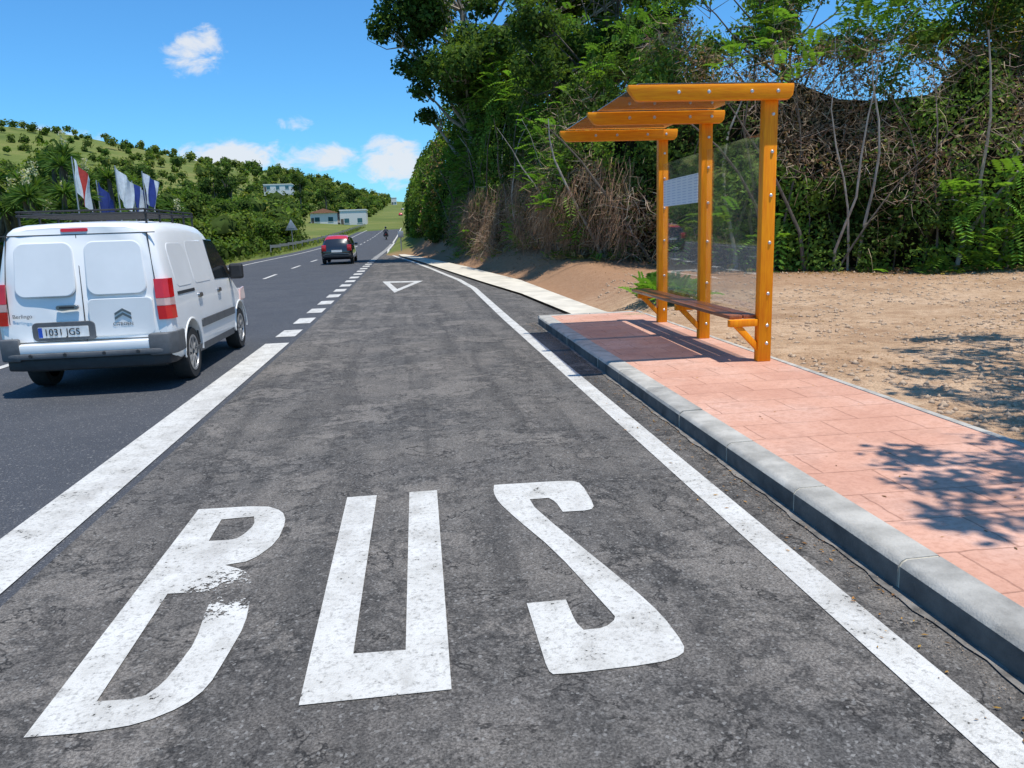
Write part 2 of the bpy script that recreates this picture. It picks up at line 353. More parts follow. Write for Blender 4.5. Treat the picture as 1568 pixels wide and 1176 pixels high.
strip(mb,cst(-2.35),cst(-2.15),95.5,1190,.008,M_paint)
y=-28
while y<700:
    strip(mb,cst(-6.02),cst(-5.88),y,y+3.,.008,M_paint); y+=7.5
strip(mb,cst(-9.58),cst(-9.44),-30,1190,.008,M_paint)
def ribbon(mb,pts,w,z):
    n=len(pts)
    c=Vector((sum(p[0] for p in pts)/n,sum(p[1] for p in pts)/n))
    inn=[]
    for p in pts:
        q=Vector(p); inn.append(c+(q-c)*(1-w))
    vs=[(p[0],p[1],float(zr(p[1]))+z) for p in pts]+[(p.x,p.y,float(zr(p.y))+z) for p in inn]
    mb.add(vs,[(i,(i+1)%n,n+(i+1)%n,n+i) for i in range(n)],M_paint)
ribbon(mb,[(-1.1,27.6),(.32,27.2),(-.58,22.6)],.42,.013)
mb.obj('lane_markings',smooth=0)
def letter(name,loops,m,parent):
    cu=bpy.data.curves.new(name,'CURVE'); cu.dimensions='2D'; cu.fill_mode='BOTH'
    for lp in loops:
        sp=cu.splines.new('POLY'); sp.points.add(len(lp)-1); sp.use_cyclic_u=True
        for i,(a,b) in enumerate(lp): sp.points[i].co=(a/100,b/100,0,1)
    tmp=bpy.data.objects.new('tmp',cu); COL.objects.link(tmp); bpy.context.view_layer.update()
    me=bpy.data.meshes.new_from_object(tmp.evaluated_get(bpy.context.evaluated_depsgraph_get())); bpy.data.objects.remove(tmp)
    me.materials.clear(); me.materials.append(m)
    for v in me.vertices: v.co.z=.0085
    o=bpy.data.objects.new(name,me); link(o,parent); return o
def pr(s): return [tuple(float(q) for q in p.split(',')) for p in s.split()]
def chaikin(p,it=1,keep=.22):
    for _ in range(it):
        o=[]
        n=len(p)
        for i in range(n):
            a,b,c=Vector(p[i-1]),Vector(p[i]),Vector(p[(i+1)%n])
            ang=(a-b).angle(c-b)
            if math.degrees(ang)<112: o.append(tuple(b))
            else: o.append(tuple(b+(a-b)*keep)); o.append(tuple(b+(c-b)*keep))
        p=o
    return p
bus=empty('bus_road_lettering')
letter('letter_b',[chaikin(pr('-142,256 -143,483 -102,481 -89,468 -84,449 -84,417 -93,394 -106,391 -93,381 -87,366 -85,351 -82,323 -84,297 -86,276 -92,265 -104,257 -120,255')),
  chaikin(pr('-124,461 -105,462 -102,448 -105,433 -109,426 -123,427')),chaikin(pr('-126,362 -103,360 -103,342 -100,312 -102,295 -104,282 -109,273 -125,274'))],M_paintB,bus)
letter('letter_u',[pr('-51,485 -32,485 -33,290 -12,289 -11,486 7,486 5,258 -50,258')],M_paint,bus)
letter('letter_s',[chaikin(pr('43,474 45,488 97,486 102,478 101,436 97,428 80,429 79,447 76,455 64,455 65,436 93,323 98,297 99,272 96,265 85,261 44,260 42,264 42,285 42,319 60,319 60,298 62,291 71,291 78,298 77,305 65,374 51,425 44,455'))],M_paint,bus)
mb=MB(); strip(mb,lambda y:float(lox(y))+.02,lambda y:float(np.interp(y,HI_Y,HI_X)),14.25,56,.055,M_path,list(LO_Y)+list(HI_Y)+list(np.arange(15,56,1.5)),cols=2)
mb.obj('concrete_path',smooth=0)
# kerb + sidewalk
def kf(y): return 2.06+.010*y
def kb(y): return 2.25+.012*y
def sb(y): return 3.86+.014*y
mb=MB(); y=-6.0; kk=0
while y<13.5:
    y2=min(y+1.0,13.75); a,b=y+.008,y2-.008; jo=random.uniform(-.004,.004); jz=random.uniform(-.002,.002)
    prof=lambda yy:[(kf(yy)+jo,-.05),(kf(yy)+jo,.118),(kf(yy)+jo+.012,.138+jz),(kf(yy)+jo+.034,.1505+jz),(kb(yy),.1525+jz),(kb(yy),-.05)]
    A=[(p[0],a,p[1]) for p in prof(a)]; B=[(p[0],b,p[1]) for p in prof(b)]; n=len(A)
    mb.add(A+B,[tuple(range(n)),tuple(range(2*n-1,n-1,-1))]+[(i,(i+1)%n,n+(i+1)%n,n+i) for i in range(1,n)],random.choice((M_kerb,M_kerb,M_kerbb)))
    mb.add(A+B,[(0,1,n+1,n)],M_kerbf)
    C=[(p[0]+(.005 if q<4 else -.002),y2-.009,p[1]-.004) for q,p in enumerate(prof(y2))]; D=[(c_[0],y2+.009,c_[2]) for c_ in C]
    mb.add(C+D,[(i,(i+1)%n,n+(i+1)%n,n+i) for i in range(n)],M_mortar)
    y+=1.0
for i in range(2):
    x0=kf(13.8)+.02+i*.95; x1=x0+.94
    mb.box(x0,min(x1,4.0),13.77,13.93,-.05,.151,M_kerb,.015)
strip(mb,lambda y:kf(y)-.045-.01*math.sin(y*7)-.008*math.sin(y*23),lambda y:kf(y)+.008,-6,13.8,.012,M_gut,list(np.arange(-6,13.8,.1)))
mb.obj('kerb',smooth=30)
mb=MB()
A=[(kb(y)+.003,y,.147) for y in (-6,13.76)]+[(sb(y),y,.147) for y in (13.76,-6)]
mb.add([A[0],A[1],A[2],A[3]]+[(p[0],p[1],0) for p in A],[(0,3,2,1),(4,5,6,7),(0,1,5,4),(1,2,6,5),(2,3,7,6),(3,0,4,7)],M_side)
mb.obj('sidewalk',smooth=0)
mb=MB(); y=-6.
while y<13.7:
    y2=min(y+1.,13.9); A=[(sb(y)+.003,y+.003),(sb(y)+.065,y+.003),(sb(y2)+.065,y2-.003),(sb(y2)+.003,y2-.003)]
    mb.prism(A,'z',.0,.154,M_kerb,.005); y+=1.
mb.obj('edging_strip',smooth=0)
# ------------------------------------------------------------ shelter
sh=empty('bus_shelter')
PY=[8.10,10.05,12.05]; PX=[3.82,3.88,3.95]
for i,(px,py) in enumerate(zip(PX,PY)):
    b=MB(); b.box(px-.075,px+.075,py-.055,py+.055,.148,2.985+.03*i,M_orange,.008)
    for z in (.35,.55,.9,1.45,1.95,2.4,2.78):
        b.lathe([(0,-.012),(.012,-.012),(.019,-.004),(.019,.002)],(px+.02,py-.056,z),'y',M_steel,10)
    b.obj('post_%d'%(i+1),sh)
    zt=3.07+.03*i; x0=2.25+.03*i; x1=px+.20; h=.155
    ptsb=[(x0,zt),(x0+.005,zt-.04),(x0+.03,zt-.075),(x0+.09,zt-h+.01),(x0+.14,zt-h),(x1-.05,zt-h),(x1-.012,zt-h+.04),(x1,zt-.03),(x1-.005,zt)]
    b=MB(); b.prism(ptsb,'y',py-.145,py-.058,M_orangeh,.006)
    for t in (.30,.48,.74,.90):
        b.lathe([(0,-.014),(.012,-.014),(.020,-.004),(.020,.002)],(x0+(x1-x0)*t,py-.146,zt-.075),'y',M_steel,10)
    b.obj('roof_beam_%d'%(i+1),sh)
b=MB()
for i in range(2):
    z0=3.078+.03*i
    vs=[(2.36,PY[i]-.14,z0),(3.86,PY[i]-.14,z0),(3.93,PY[i+1]-.06,z0+.032),(2.40,PY[i+1]-.06,z0+.032)]
    vs=[(a,b_+(.005 if k<2 else -.09),c) for k,(a,b_,c) in enumerate(vs)]
    b.add(vs+[(v[0],v[1],v[2]+.008) for v in vs],[(0,1,2,3),(7,6,5,4),(0,4,5,1),(1,5,6,2),(2,6,7,3),(3,7,4,0)],M_roofg)
b.obj('roof_sheet',sh,smooth=0)
for i in range(2):
    b=MB(); xa,xb=PX[i]+.0,PX[i+1]+.0; ya,yb=PY[i]+.06,PY[i+1]-.06
    vs=[(xa,ya,.62),(xb,yb,.62),(xb,yb,2.62),(xa,ya,2.62)]
    b.add(vs+[(v[0]+.008,v[1],v[2]) for v in vs],[(0,1,2,3),(7,6,5,4),(0,4,5,1),(1,5,6,2),(2,6,7,3),(3,7,4,0)],M_glass); b.obj('glass_panel_%d'%(i+1),sh,smooth=0)
b=MB(); A=[(3.888,10.35),(3.894,10.35),(3.938,11.93),(3.932,11.93)]; b.prism(A,'z',1.97,2.36,M_print); b.obj('timetable',sh,smooth=0)
b=MB()
for k in range(2):
    x0=3.44+k*.165; x1=x0+.15
    A=[(x0,8.13),(x1,8.13),(x1+.12,12.45),(x0+.12,12.45)]
    b.prism(A,'z',.625,.668,M_seat,.008)
b.obj('seat',sh)
b=MB()
for px,py in zip(PX,PY):
    b.box(px-.40,px-.077,py-.04,py+.04,.545,.622,M_orange,.006)
    b.prism([(px-.34,.543),(px-.25,.543),(px-.077,.36),(px-.077,.27)],'y',py-.03,py+.03,M_orange,.005)
b.obj('bench_bracket',sh)
# ------------------------------------------------------------ VAN
def xside(z): return float(np.interp(z,[.3,.45,.95,1.12,1.66,1.74,1.82],[.88,.905,.905,.885,.79,.75,.66]))
def yrear(z): return .07+.10*max(0,z-1.0)/.8
def van(ox,oy,yaw):
    T=Matrix.Translation((ox,oy,.006))@Matrix.Rotation(yaw,4,'Z')@Matrix.Diagonal((1.035,1.0,1.045,1))
    P=empty('delivery_van')
    st=[(0.0,1.79,.70,.84,.36,1),(.035,1.815,.745,.885,.33,1),(.10,1.83,.765,.900,.30,1),(.30,1.845,.78,.905,.27,.5),(.8,1.86,.785,.905,.25,0),(1.6,1.86,.785,.905,.25,0),(2.2,1.83,.78,.905,.25,0),(2.5,1.77,.765,.905,.25,0),(2.75,1.62,.74,.905,.25,0),(3.1,1.36,.72,.905,.25,0),(3.4,1.14,.74,.905,.25,0),(3.55,1.08,.78,.90,.25,0),(3.9,1.02,.76,.88,.25,0),(4.15,.92,.70,.84,.25,0),(4.3,.78,.60,.76,.27,0),(4.36,.58,.55,.68,.3,0)]
    vs=[];fs=[];secs=[]
    for (y,zt,wr,wm,zb,lean) in st:
        zw=min(.95,zt-.24); zs2=min(1.12,zt-.17); za=zt-.14
        if zs2>=za: zs2=(zw+za)/2
        half=[(0,zb),(wm*.6,zb),(wm*.93,zb+.02),(wm*.985,zb+.07),(wm,zb+.17),(wm,(zb+.17+zw)/2),(wm,zw),(wm-.018,zs2),(wr+(wm-.02-wr)*.5,(zs2+za)/2),(wr,za),(wr-.035,zt-.075),(wr-.09,zt-.035),(wr-.20,zt-.012),(wr*.4,zt),(0,zt+.004)]
        full=half+[(-x,z) for x,z in half[-2:0:-1]]
        secs.append([(x,(y+lean*yrear(z) if lean else y),z) for x,z in full])
    n=len(secs[0])
    for s_ in secs: vs+=s_
    for i in range(len(secs)-1):
        for k in range(n): k2=(k+1)%n; fs.append((i*n+k,i*n+k2,(i+1)*n+k2,(i+1)*n+k))
    fs.append(tuple(range(n))[::-1]); fs.append(tuple(range((len(secs)-1)*n,len(secs)*n)))
    b=MB(); b.add(vs,fs,M_white); body=b.obj('body',P,smooth=40)
    wy=(.84,3.55)
    cb=MB()
    for w in wy:
        cb.lathe([(0,-1.2),(.385,-1.2),(.385,1.2),(0,1.2)],(0,w,.32),'x',M_black,40)
    cut=cb.obj('cut',None,smooth=0)
    bm=bmesh.new(); bm.from_mesh(cut.data); bmesh.ops.remove_doubles(bm,verts=bm.verts,dist=1e-5); bmesh.ops.recalc_face_normals(bm,faces=bm.faces); bm.to_mesh(cut.data); bm.free()
    md=body.modifiers.new('b','BOOLEAN'); md.object=cut; md.operation='DIFFERENCE'; md.solver='EXACT'
    bpy.context.view_layer.update()
    me=bpy.data.meshes.new_from_object(body.evaluated_get(bpy.context.evaluated_depsgraph_get())); body.modifiers.clear(); body.data=me; bpy.data.objects.remove(cut)
    bm=bmesh.new(); bm.from_mesh(me)
    for f in bm.faces: f.smooth=True
    for e in bm.edges:
        if len(e.link_faces)==2: e.smooth=e.calc_face_angle(0)<math.radians(38)
    bm.to_mesh(me); bm.free()
    parts=[body]
    b=MB(); b.box(-.72,.72,.3,4.1,.24,.36,M_black)
    for w in wy: b.box(-.68,.68,w-.4,w+.4,.3,.75,M_black)
    parts.append(b.obj('underbody',P))
    def rr(x0,x1,z0,z1,r,k=5):
        o=[]
        for cx,cz,a0 in ((x1-r,z1-r,0),(x0+r,z1-r,90),(x0+r,z0+r,180),(x1-r,z0+r,270)):
            for j in range(k+1):
                a=math.radians(a0+90*j/k); o.append((cx+r*math.cos(a),cz+r*math.sin(a)))
        return o
    def rear(pts,m,proud,b,inset=0.008,depth=.02):
        n=len(pts); cx=sum(p[0] for p in pts)/n; cz=sum(p[1] for p in pts)/n
        o=[(x,yrear(z)+depth,z) for x,z in pts]; mid=[(x,yrear(z)-proud*.25,z) for x,z in pts]
        def ins(x,z):
            d=math.hypot(x-cx,z-cz)+1e-6; f=max(0,1-inset/d); return cx+(x-cx)*f,cz+(z-cz)*f
        inn=[(ins(x,z)[0],yrear(ins(x,z)[1])-proud,ins(x,z)[1]) for x,z in pts]
        v=o+mid+inn; f=[]
        for r_ in (0,1):
            for i in range(n): f.append((r_*n+i,r_*n+(i+1)%n,(r_+1)*n+(i+1)%n,(r_+1)*n+i))
        f.append(tuple(range(2*n,3*n))); b.add(v,f,m)
    def side(pts,m,proud,b,sg,depth=.02,inset=.008):
        n=len(pts); cy=sum(p[0] for p in pts)/n; cz=sum(p[1] for p in pts)/n
        def ins(x,z):
            d=math.hypot(x-cy,z-cz)+1e-6; f=max(0,1-inset/d); return cy+(x-cy)*f,cz+(z-cz)*f
        o=[(sg*(xside(z)-depth),y,z) for y,z in pts]; mid=[(sg*(xside(z)+proud*.25),y,z) for y,z in pts]; inn=[(sg*(xside(ins(y,z)[1])+proud),)+ins(y,z) for y,z in pts]
        v=o+mid+inn; f=[]
        for r_ in (0,1):
            for i in range(n): f.append((r_*n+i,r_*n+(i+1)%n,(r_+1)*n+(i+1)%n,(r_+1)*n+i))
        f.append(tuple(range(2*n,3*n))); b.add(v,f,m)
    b=MB()
    rear([(-.012,.58),(.0-.004,.58),(-.004,1.72),(-.012,1.72)],M_seam,.002,b,0.)
    rear([(-.80,1.712),(.80,1.712),(.80,1.722),(-.80,1.722)],M_seam,.002,b,0.)
    for sg in (-1,1):
        rear([(sg*.765,.60),(sg*.773,.60),(sg*.77,1.2),(sg*.762,1.2)],M_seam,.002,b,0.)
        rear([(sg*.762,1.2),(sg*.77,1.2),(sg*.722,1.715),(sg*.714,1.715)],M_seam,.002,b,0.)
    rear([(-.80,.585),(.80,.585),(.80,.595),(-.80,.595)],M_seam,.002,b,0.)
    parts.append(b.obj('rear_door_seams',P,smooth=0))
    b=MB()
    for sg in (-1,1):
        z0,z1=1.07,1.64
        base=rr(.06,.68,z0,z1,.10,6)
        base=[(x-(z-z0)*.06*(x/.7),z) for x,z in base]
        rear([(sg*x,z) for x,z in base][::sg],M_white,.007,b,.012)
        base=rr(.05,.72,.63,1.03,.05,4)
        if sg>0: rear([(sg*x,z) for x,z in base][::sg],M_white,.004,b,.010)
    parts.append(b.obj('rear_door_panels',P,smooth=12))
    b=MB(); rear(rr(-.28,-.05,.925,.975,.024),M_chrome,.012,b); rear(rr(-.25,-.08,.94,.963,.010),M_black,.016,b)
    rear(rr(-.16,.12,1.745,1.782,.015),M_red,.012,b)
    parts.append(b.obj('handle_and_brake_light',P))
    b=MB()
    for k in (0,.045):
        for sg in (-1,1):
            rear([(.40,.895-k),(.40,.920-k),(.40+sg*.085,.870-k),(.40+sg*.085,.845-k)][::sg],M_chrome,.014,b,0.)
    parts.append(b.obj('chevron_badge',P))
    b=MB(); rear(rr(-.55,.10,.60,.80,.05),M_greyp,.010,b); rear(rr(-.49,.03,.635,.75,.006,2),M_plate,.016,b,.002); rear(rr(-.486,-.445,.64,.745,.004,2),M_blue,.018,b,0.)
    parts.append(b.obj('number_plate',P))
    def text(s_,x,z,size,m,nm,pr_=.020,sx=1.):
        cu=bpy.data.curves.new(nm,'FONT'); cu.body=s_; cu.size=size; cu.extrude=.001; t=bpy.data.objects.new('t',cu); COL.objects.link(t); bpy.context.view_layer.update()
        me=bpy.data.meshes.new_from_object(t.evaluated_get(bpy.context.evaluated_depsgraph_get())); bpy.data.objects.remove(t)
        me.materials.clear(); me.materials.append(m)
        for v in me.vertices: vx,vy,vz=v.co; v.co=(x+vx*sx,yrear(z)-pr_-vz,z+vy)
        o=bpy.data.objects.new(nm,me); link(o,P); parts.append(o)
    text('1031 JGS',-.43,.658,.105,M_black,'plate_text',.020,.95)
    text('Berlingo',-.73,.855,.06,M_greyp,'model_badge_text',.004); text('CITROEN',.285,.735,.05,M_greyp,'maker_badge_text',.008)
    b=MB()
    for sg in (-1,1):
        for z0,z1,m in ((.78,.93,M_red),(.93,1.01,M_lens),(1.01,1.22,M_red)):
            pts=[(.775,.045),(.86,.055),(.905,.11),(.925,.22),(.87,.24),(.79,.14)]
            lo=[(sg*(x-(z0-.8)*.04),y+max(0,z0-1)*.12,z0+.002) for x,y in pts]; hi=[(sg*(x-(z1-.8)*.045),y+max(0,z1-1)*.12,z1-.002) for x,y in pts]
            n=len(pts); b.add(lo+hi,[tuple(range(n)),tuple(range(2*n-1,n-1,-1))]+[(i,(i+1)%n,n+(i+1)%n,n+i) for i in range(n)],m)
    parts.append(b.obj('tail_lights',P,smooth=20))
    b=MB()
    outl=[(-.885,.42),(-.90,.16),(-.86,.03),(-.70,-.03),(0,-.055),(.70,-.03),(.86,.03),(.90,.16),(.885,.42)]
    b.prism(outl+[(.5,.44),(-.5,.44)],'z',.48,.575,M_white,.012)
    outl2=[(x*1.006,y-.02) for x,y in outl]
    b.prism(outl2+[(.5,.42),(-.5,.42)],'z',.42,.48,M_greyp,.015)
    b.prism([(x*.98,y+.03) for x,y in outl]+[(.5,.42),(-.5,.42)],'z',.29,.42,M_black,.02)
    for sg in (-1,1):
        b.prism([(sg*x,y) for x,y in [(.66,-.045),(.87,.0),(.925,.15),(.925,.44),(.86,.44),(.7,.1)]],'z',.40,.64,M_greyp,.02)
    for x in (-.55,-.2,.2,.55): b.lathe([(0,-.006),(.018,-.006),(.02,.01)],(x,-.07,.46),'y',M_black,12)
    parts.append(b.obj('rear_bumper',P,smooth=40))
    b=MB(); bs=MB()
    for sg in (-1,1):
        side(rr(.45,1.12,1.10,1.60,.10)[::sg],M_white,.006,b,sg,inset=.012)
        side(rr(1.22,2.05,1.10,1.62,.09)[::sg],M_white,.006,b,sg,inset=.012)
        side([(2.22,1.10),(3.22,1.08),(3.18,1.17),(2.72,1.56),(2.62,1.62),(2.22,1.63)][::sg],M_cglass,.006,b,sg,.03)
        side([(3.26,1.08),(3.42,1.07),(3.24,1.17)][::sg],M_cglass,.006,b,sg,.03)
        side(rr(1.28,3.12,.56,.66,.02)[::sg],M_greyp,.018,b,sg)
        side(rr(.98,3.1,.27,.36,.02)[::sg],M_greyp,.01,b,sg)
        for yy in (1.16,2.14,3.22):
            side([(yy,.38),(yy+.009,.38),(yy+.009,1.68 if yy<3 else 1.06),(yy,1.68 if yy<3 else 1.06)],M_seam,.002,bs,sg,.02,0.)
        side([(.42,1.02),(1.14,1.02),(1.14,1.055),(.42,1.055)],M_black,.006,bs,sg,.02,0.)
        side(rr(1.24,1.42,.93,.985,.02)[::sg],M_chrome,.022,b,sg); side(rr(2.24,2.42,.93,.985,.02)[::sg],M_chrome,.022,b,sg)
        for w in wy:
            path=[(sg*.902,w+.395*math.cos(a),.32+.395*math.sin(a)) for a in np.linspace(-.05,math.pi+.05,20)]
            b.tube(path,.014,M_white,6)
        b.box(sg*.93-.02 if sg>0 else -1.10,sg*1.10 if sg>0 else -.91,3.02,3.14,1.06,1.28,M_black,.035)
        b.box(min(sg*.88,sg*.95),max(sg*.88,sg*.95),3.04,3.12,1.08,1.13,M_black)
        side([(3.62,.70),(4.0,.72),(3.95,.90),(3.7,.88)][::sg],M_lens,.004,b,sg)
    parts.append(b.obj('side_trim_and_windows',P,smooth=14)); parts.append(bs.obj('side_seams',P,smooth=0))
    b=MB(); v=[(-.66,2.66,1.70),(.66,2.66,1.70),(.70,3.36,1.20),(-.70,3.36,1.20)]
    b.add([(x,y+.01,z+.02) for x,y,z in v],[(0,1,2,3)],M_cglass); parts.append(b.obj('windscreen',P))
    for sg,nm in ((-1,'l'),(1,'r')):
        for w,n2 in zip(wy,('rear','front')):
            b=MB(); x=sg*.80
            b.lathe([(.20,-.09),(.29,-.095),(.303,-.075),(.305,-.03),(.305,.03),(.303,.075),(.29,.095),(.205,.09)],(x,w,.305),'x',M_tyre,36)
            b.lathe([(.205,.088*sg),(.19,.08*sg),(.175,.055*sg),(.06,.045*sg),(.055,.07*sg),(0,.072*sg)],(x,w,.305),'x',M_black,36)
            for k in range(9):
                a=2*math.pi*k/9; u=Vector((0,math.cos(a),math.sin(a))); t=Vector((0,-math.sin(a),math.cos(a))); c=Vector((x+sg*.070,w,.305))
                q=[c+u*.045-t*.018,c+u*.045+t*.018,c+u*.195+t*.030,c+u*.195-t*.030]; q2=[p+Vector((sg*.016,0,0)) for p in q]
                b.add([p[:] for p in q+q2],[(0,1,2,3),(7,6,5,4),(0,4,5,1),(1,5,6,2),(2,6,7,3),(3,7,4,0)],M_rim)
            b.lathe([(.212,.078*sg),(.212,.094*sg),(.185,.094*sg),(.182,.078*sg)],(x,w,.305),'x',M_rim,36)
            parts.append(b.obj('wheel_%s_%s'%(n2,nm),P,smooth=40))
    b=MB()
    for sg in (-1,1):
        b.tube([(sg*.66,.35,1.93),(sg*.66,2.35,1.93)],.014,M_black,8); b.tube([(sg*.66,.35,1.97),(sg*.66,2.35,1.97)],.010,M_black,8)
        for yy in (.4,.9,1.4,1.9,2.3): b.tube([(sg*.66,yy,1.80),(sg*.66,yy,1.97)],.012,M_black,6)
    for yy in np.arange(.35,2.4,.25): b.tube([(-.66,yy,1.93),(.66,yy,1.93)],.012,M_black,8)
    b.tube([(-.66,.35,1.97),(.66,.35,1.97)],.010,M_black,8)
    for x in np.arange(-.5,.6,.2): b.tube([(x,.35,1.945),(x,2.35,1.945)],.006,M_black,6)
    parts.append(b.obj('roof_rack',P))
    for p in parts: p.data.transform(T)
    return P
van(-3.70,9.12,0.0)
# ------------------------------------------------------------ smaller cars
def car(name,ox,oy,paint,top=None,W=.82,Lc=3.6,Hc=1.5):
    P=empty(name); z0=float(zr(oy+1.5))+.006; s=Lc/3.6
    slope=float(zr(oy+3.)-zr(oy))/3.
    T=Matrix.Translation((ox,oy,z0))@Matrix.Rotation(math.atan(slope),4,'X')
    st=[(0,.86,.60,.72,.42),(.06,.98,.66,.78,.34),(.16,1.12,.66,W,.28),(.30,1.32,.60,W,.25),(.5,1.45,.56,W,.22),(1.0,Hc,.56,W,.2),(1.7,Hc,.56,W,.2),(2.1,1.42,.55,W,.2),(2.75,1.0,.62,W,.2),(3.2,.90,.60,W*.97,.22),(3.5,.74,.5,W*.86,.28),(3.6,.55,.4,W*.75,.35)]
    secs=[]
    for (y,zt,wr,wm,zb) in st:
        zw=min(.88,zt-.12); za=max(zt-.10,zw+.02)
        half=[(0,zb),(wm*.9,zb),(wm,zb+.15),(wm,(zb+.15+zw)/2),(wm-.02,zw),(wr+.02,za),(wr-.08,zt-.02),(0,zt)]
        secs.append([(x,y*s,z) for x,z in half+[(-x,z) for x,z in half[-2:0:-1]]])
    n=len(secs[0]); b=MB(); fs=[]; fr=[]
    for i in range(len(secs)-1):
        for k in range(n):
            k2=(k+1)%n; q=(i*n+k,i*n+k2,(i+1)*n+k2,(i+1)*n+k)
            (fr if (top and i in (3,4,5,6) and 5<=k<=8) else fs).append(q)
    fs.append(tuple(range(n))[::-1]); fs.append(tuple(range((len(secs)-1)*n,len(secs)*n)))
    vv=[p for q in secs for p in q]; b.add(vv,fs,paint)
    if fr: b.add(vv,fr,top)
    ps=[b.obj('body',P,smooth=50)]
    b=MB(); b.add([(-.52,.15*s,1.06),(.52,.15*s,1.06),(.46,.38*s,1.33),(-.46,.38*s,1.33)],[(0,1,2,3)],M_cglass)
    for sg in (-1,1):
        b.add([(sg*.80,.55*s,.95),(sg*.80,2.5*s,.95),(sg*.66,2.05*s,1.34),(sg*.645,.62*s,1.36)],[(0,1,2,3)],M_cglass)
    b.add([(-.58,2.82*s,1.04),(.58,2.82*s,1.04),(.5,2.2*s,1.40),(-.5,2.2*s,1.40)],[(0,1,2,3)],M_cglass)
    ps.append(b.obj('windows',P,smooth=0))
    b=MB()
    for sg in (-1,1):
        b.box(min(sg*.54,sg*.77),max(sg*.54,sg*.77),-.03,.14,.68,1.0,M_red,.02)
        b.box(min(sg*.5,sg*.7),max(sg*.5,sg*.7),3.42*s,3.5*s,.62,.76,M_lens,.02)
        b.box(min(sg*.80,sg*.95),max(sg*.80,sg*.95),2.35*s,2.45*s,.93,1.06,paint,.02)
    b.box(-.27,.27,-.04,-.01,.62,.74,M_plate); b.box(-.76,.76,-.05,.2,.34,.52,M_black,.04); b.box(-.62,.62,-.06,.0,.53,.56,M_chrome)
    ps.append(b.obj('lights_and_bumper',P))
    for sg in (-1,1):
        for w in (.62*s,2.9*s):
            b=MB(); x=sg*(W-.09)
            b.lathe([(.17,-.085),(.27,-.09),(.30,-.05),(.30,.05),(.27,.09),(.17,.085)],(x,w,.30),'x',M_tyre,24); b.lathe([(.18,.08*sg),(.0,.07*sg)],(x,w,.30),'x',M_rim,24); ps.append(b.obj('wheel',P))
    for p in ps: p.data.transform(T)
    return P
car('hatchback_car',-3.95,42.,M_carblack,M_carred)
car('hatchback_car',-4.0,335.,M_carred); car('hatchback_car',-4.0,440.,M_cardk)
def skin(name,verts,edges,radii,m,parent,T):
    me=bpy.data.meshes.new(name); me.from_pydata(verts,edges,[]); o=bpy.data.objects.new(name,me); link(o,parent)
    md=o.modifiers.new('s','SKIN')
    for i,r in enumerate(radii): me.skin_vertices[0].data[i].radius=(r,r)
    me.skin_vertices[0].data[0].use_root=True
    o.modifiers.new('u','SUBSURF').levels=1
    bpy.context.view_layer.update()
    nm=bpy.data.meshes.new_from_object(o.evaluated_get(bpy.context.evaluated_depsgraph_get())); o.modifiers.clear(); o.data=nm
    nm.materials.clear(); nm.materials.append(m); nm.transform(T)
    for p in nm.polygons: p.use_smooth=True
    return o
MT=Matrix.Translation((-3.5,110,float(zr(110))+.01))
mo=empty('motorcycle')
b=MB()
for w in (0,1.4): b.lathe([(.2,-.05),(.28,-.06),(.31,0),(.28,.06),(.2,.05)],(0,w,.31),'x',M_tyre,24)
b.tube([(0,0,.31),(0,.4,.5),(0,.9,.55),(0,1.2,.95),(0,1.4,.31)],.05,M_black); b.box(-.14,.14,.35,1.0,.45,.85,M_carblack,.06); b.box(-.12,.12,-.15,.55,.78,.86,M_black,.03); b.tube([(-.36,1.0,1.02),(.36,1.0,1.02)],.02,M_black); b.box(-.05,.05,-.25,-.15,.7,.78,M_red,.01)
b.box(-.34,-.16,-.15,.35,.45,.80,M_black,.04); b.box(.16,.34,-.15,.35,.45,.80,M_black,.04)
o=b.obj('frame_and_wheels',mo); o.data.transform(MT)
ri=empty('motorcycle_rider')
V=[(0,.25,.95),(0,.3,1.15),(0,.4,1.38),(0,.44,1.48),(.2,.4,1.36),(.3,.6,1.15),(.33,.92,1.05),(-.2,.4,1.36),(-.3,.6,1.15),(-.33,.92,1.05),(.14,.3,.9),(.24,.68,.78),(.2,.5,.36),(-.14,.3,.9),(-.24,.68,.78),(-.2,.5,.36)]
E=[(0,1),(1,2),(2,3),(2,4),(4,5),(5,6),(2,7),(7,8),(8,9),(0,10),(10,11),(11,12),(0,13),(13,14),(14,15)]
skin('body',V,E,[.16,.15,.17,.07,.07,.05,.04,.07,.05,.04,.1,.08,.06,.1,.08,.06],M_cloth,ri,MT)
b=MB(); b.lathe([(0,-.16),(.08,-.13),(.135,-.03),(.14,.05),(.10,.13),(0,.16)],(0,.48,1.64),'z',M_carblack,20); o=b.obj('helmet',ri); o.data.transform(MT)
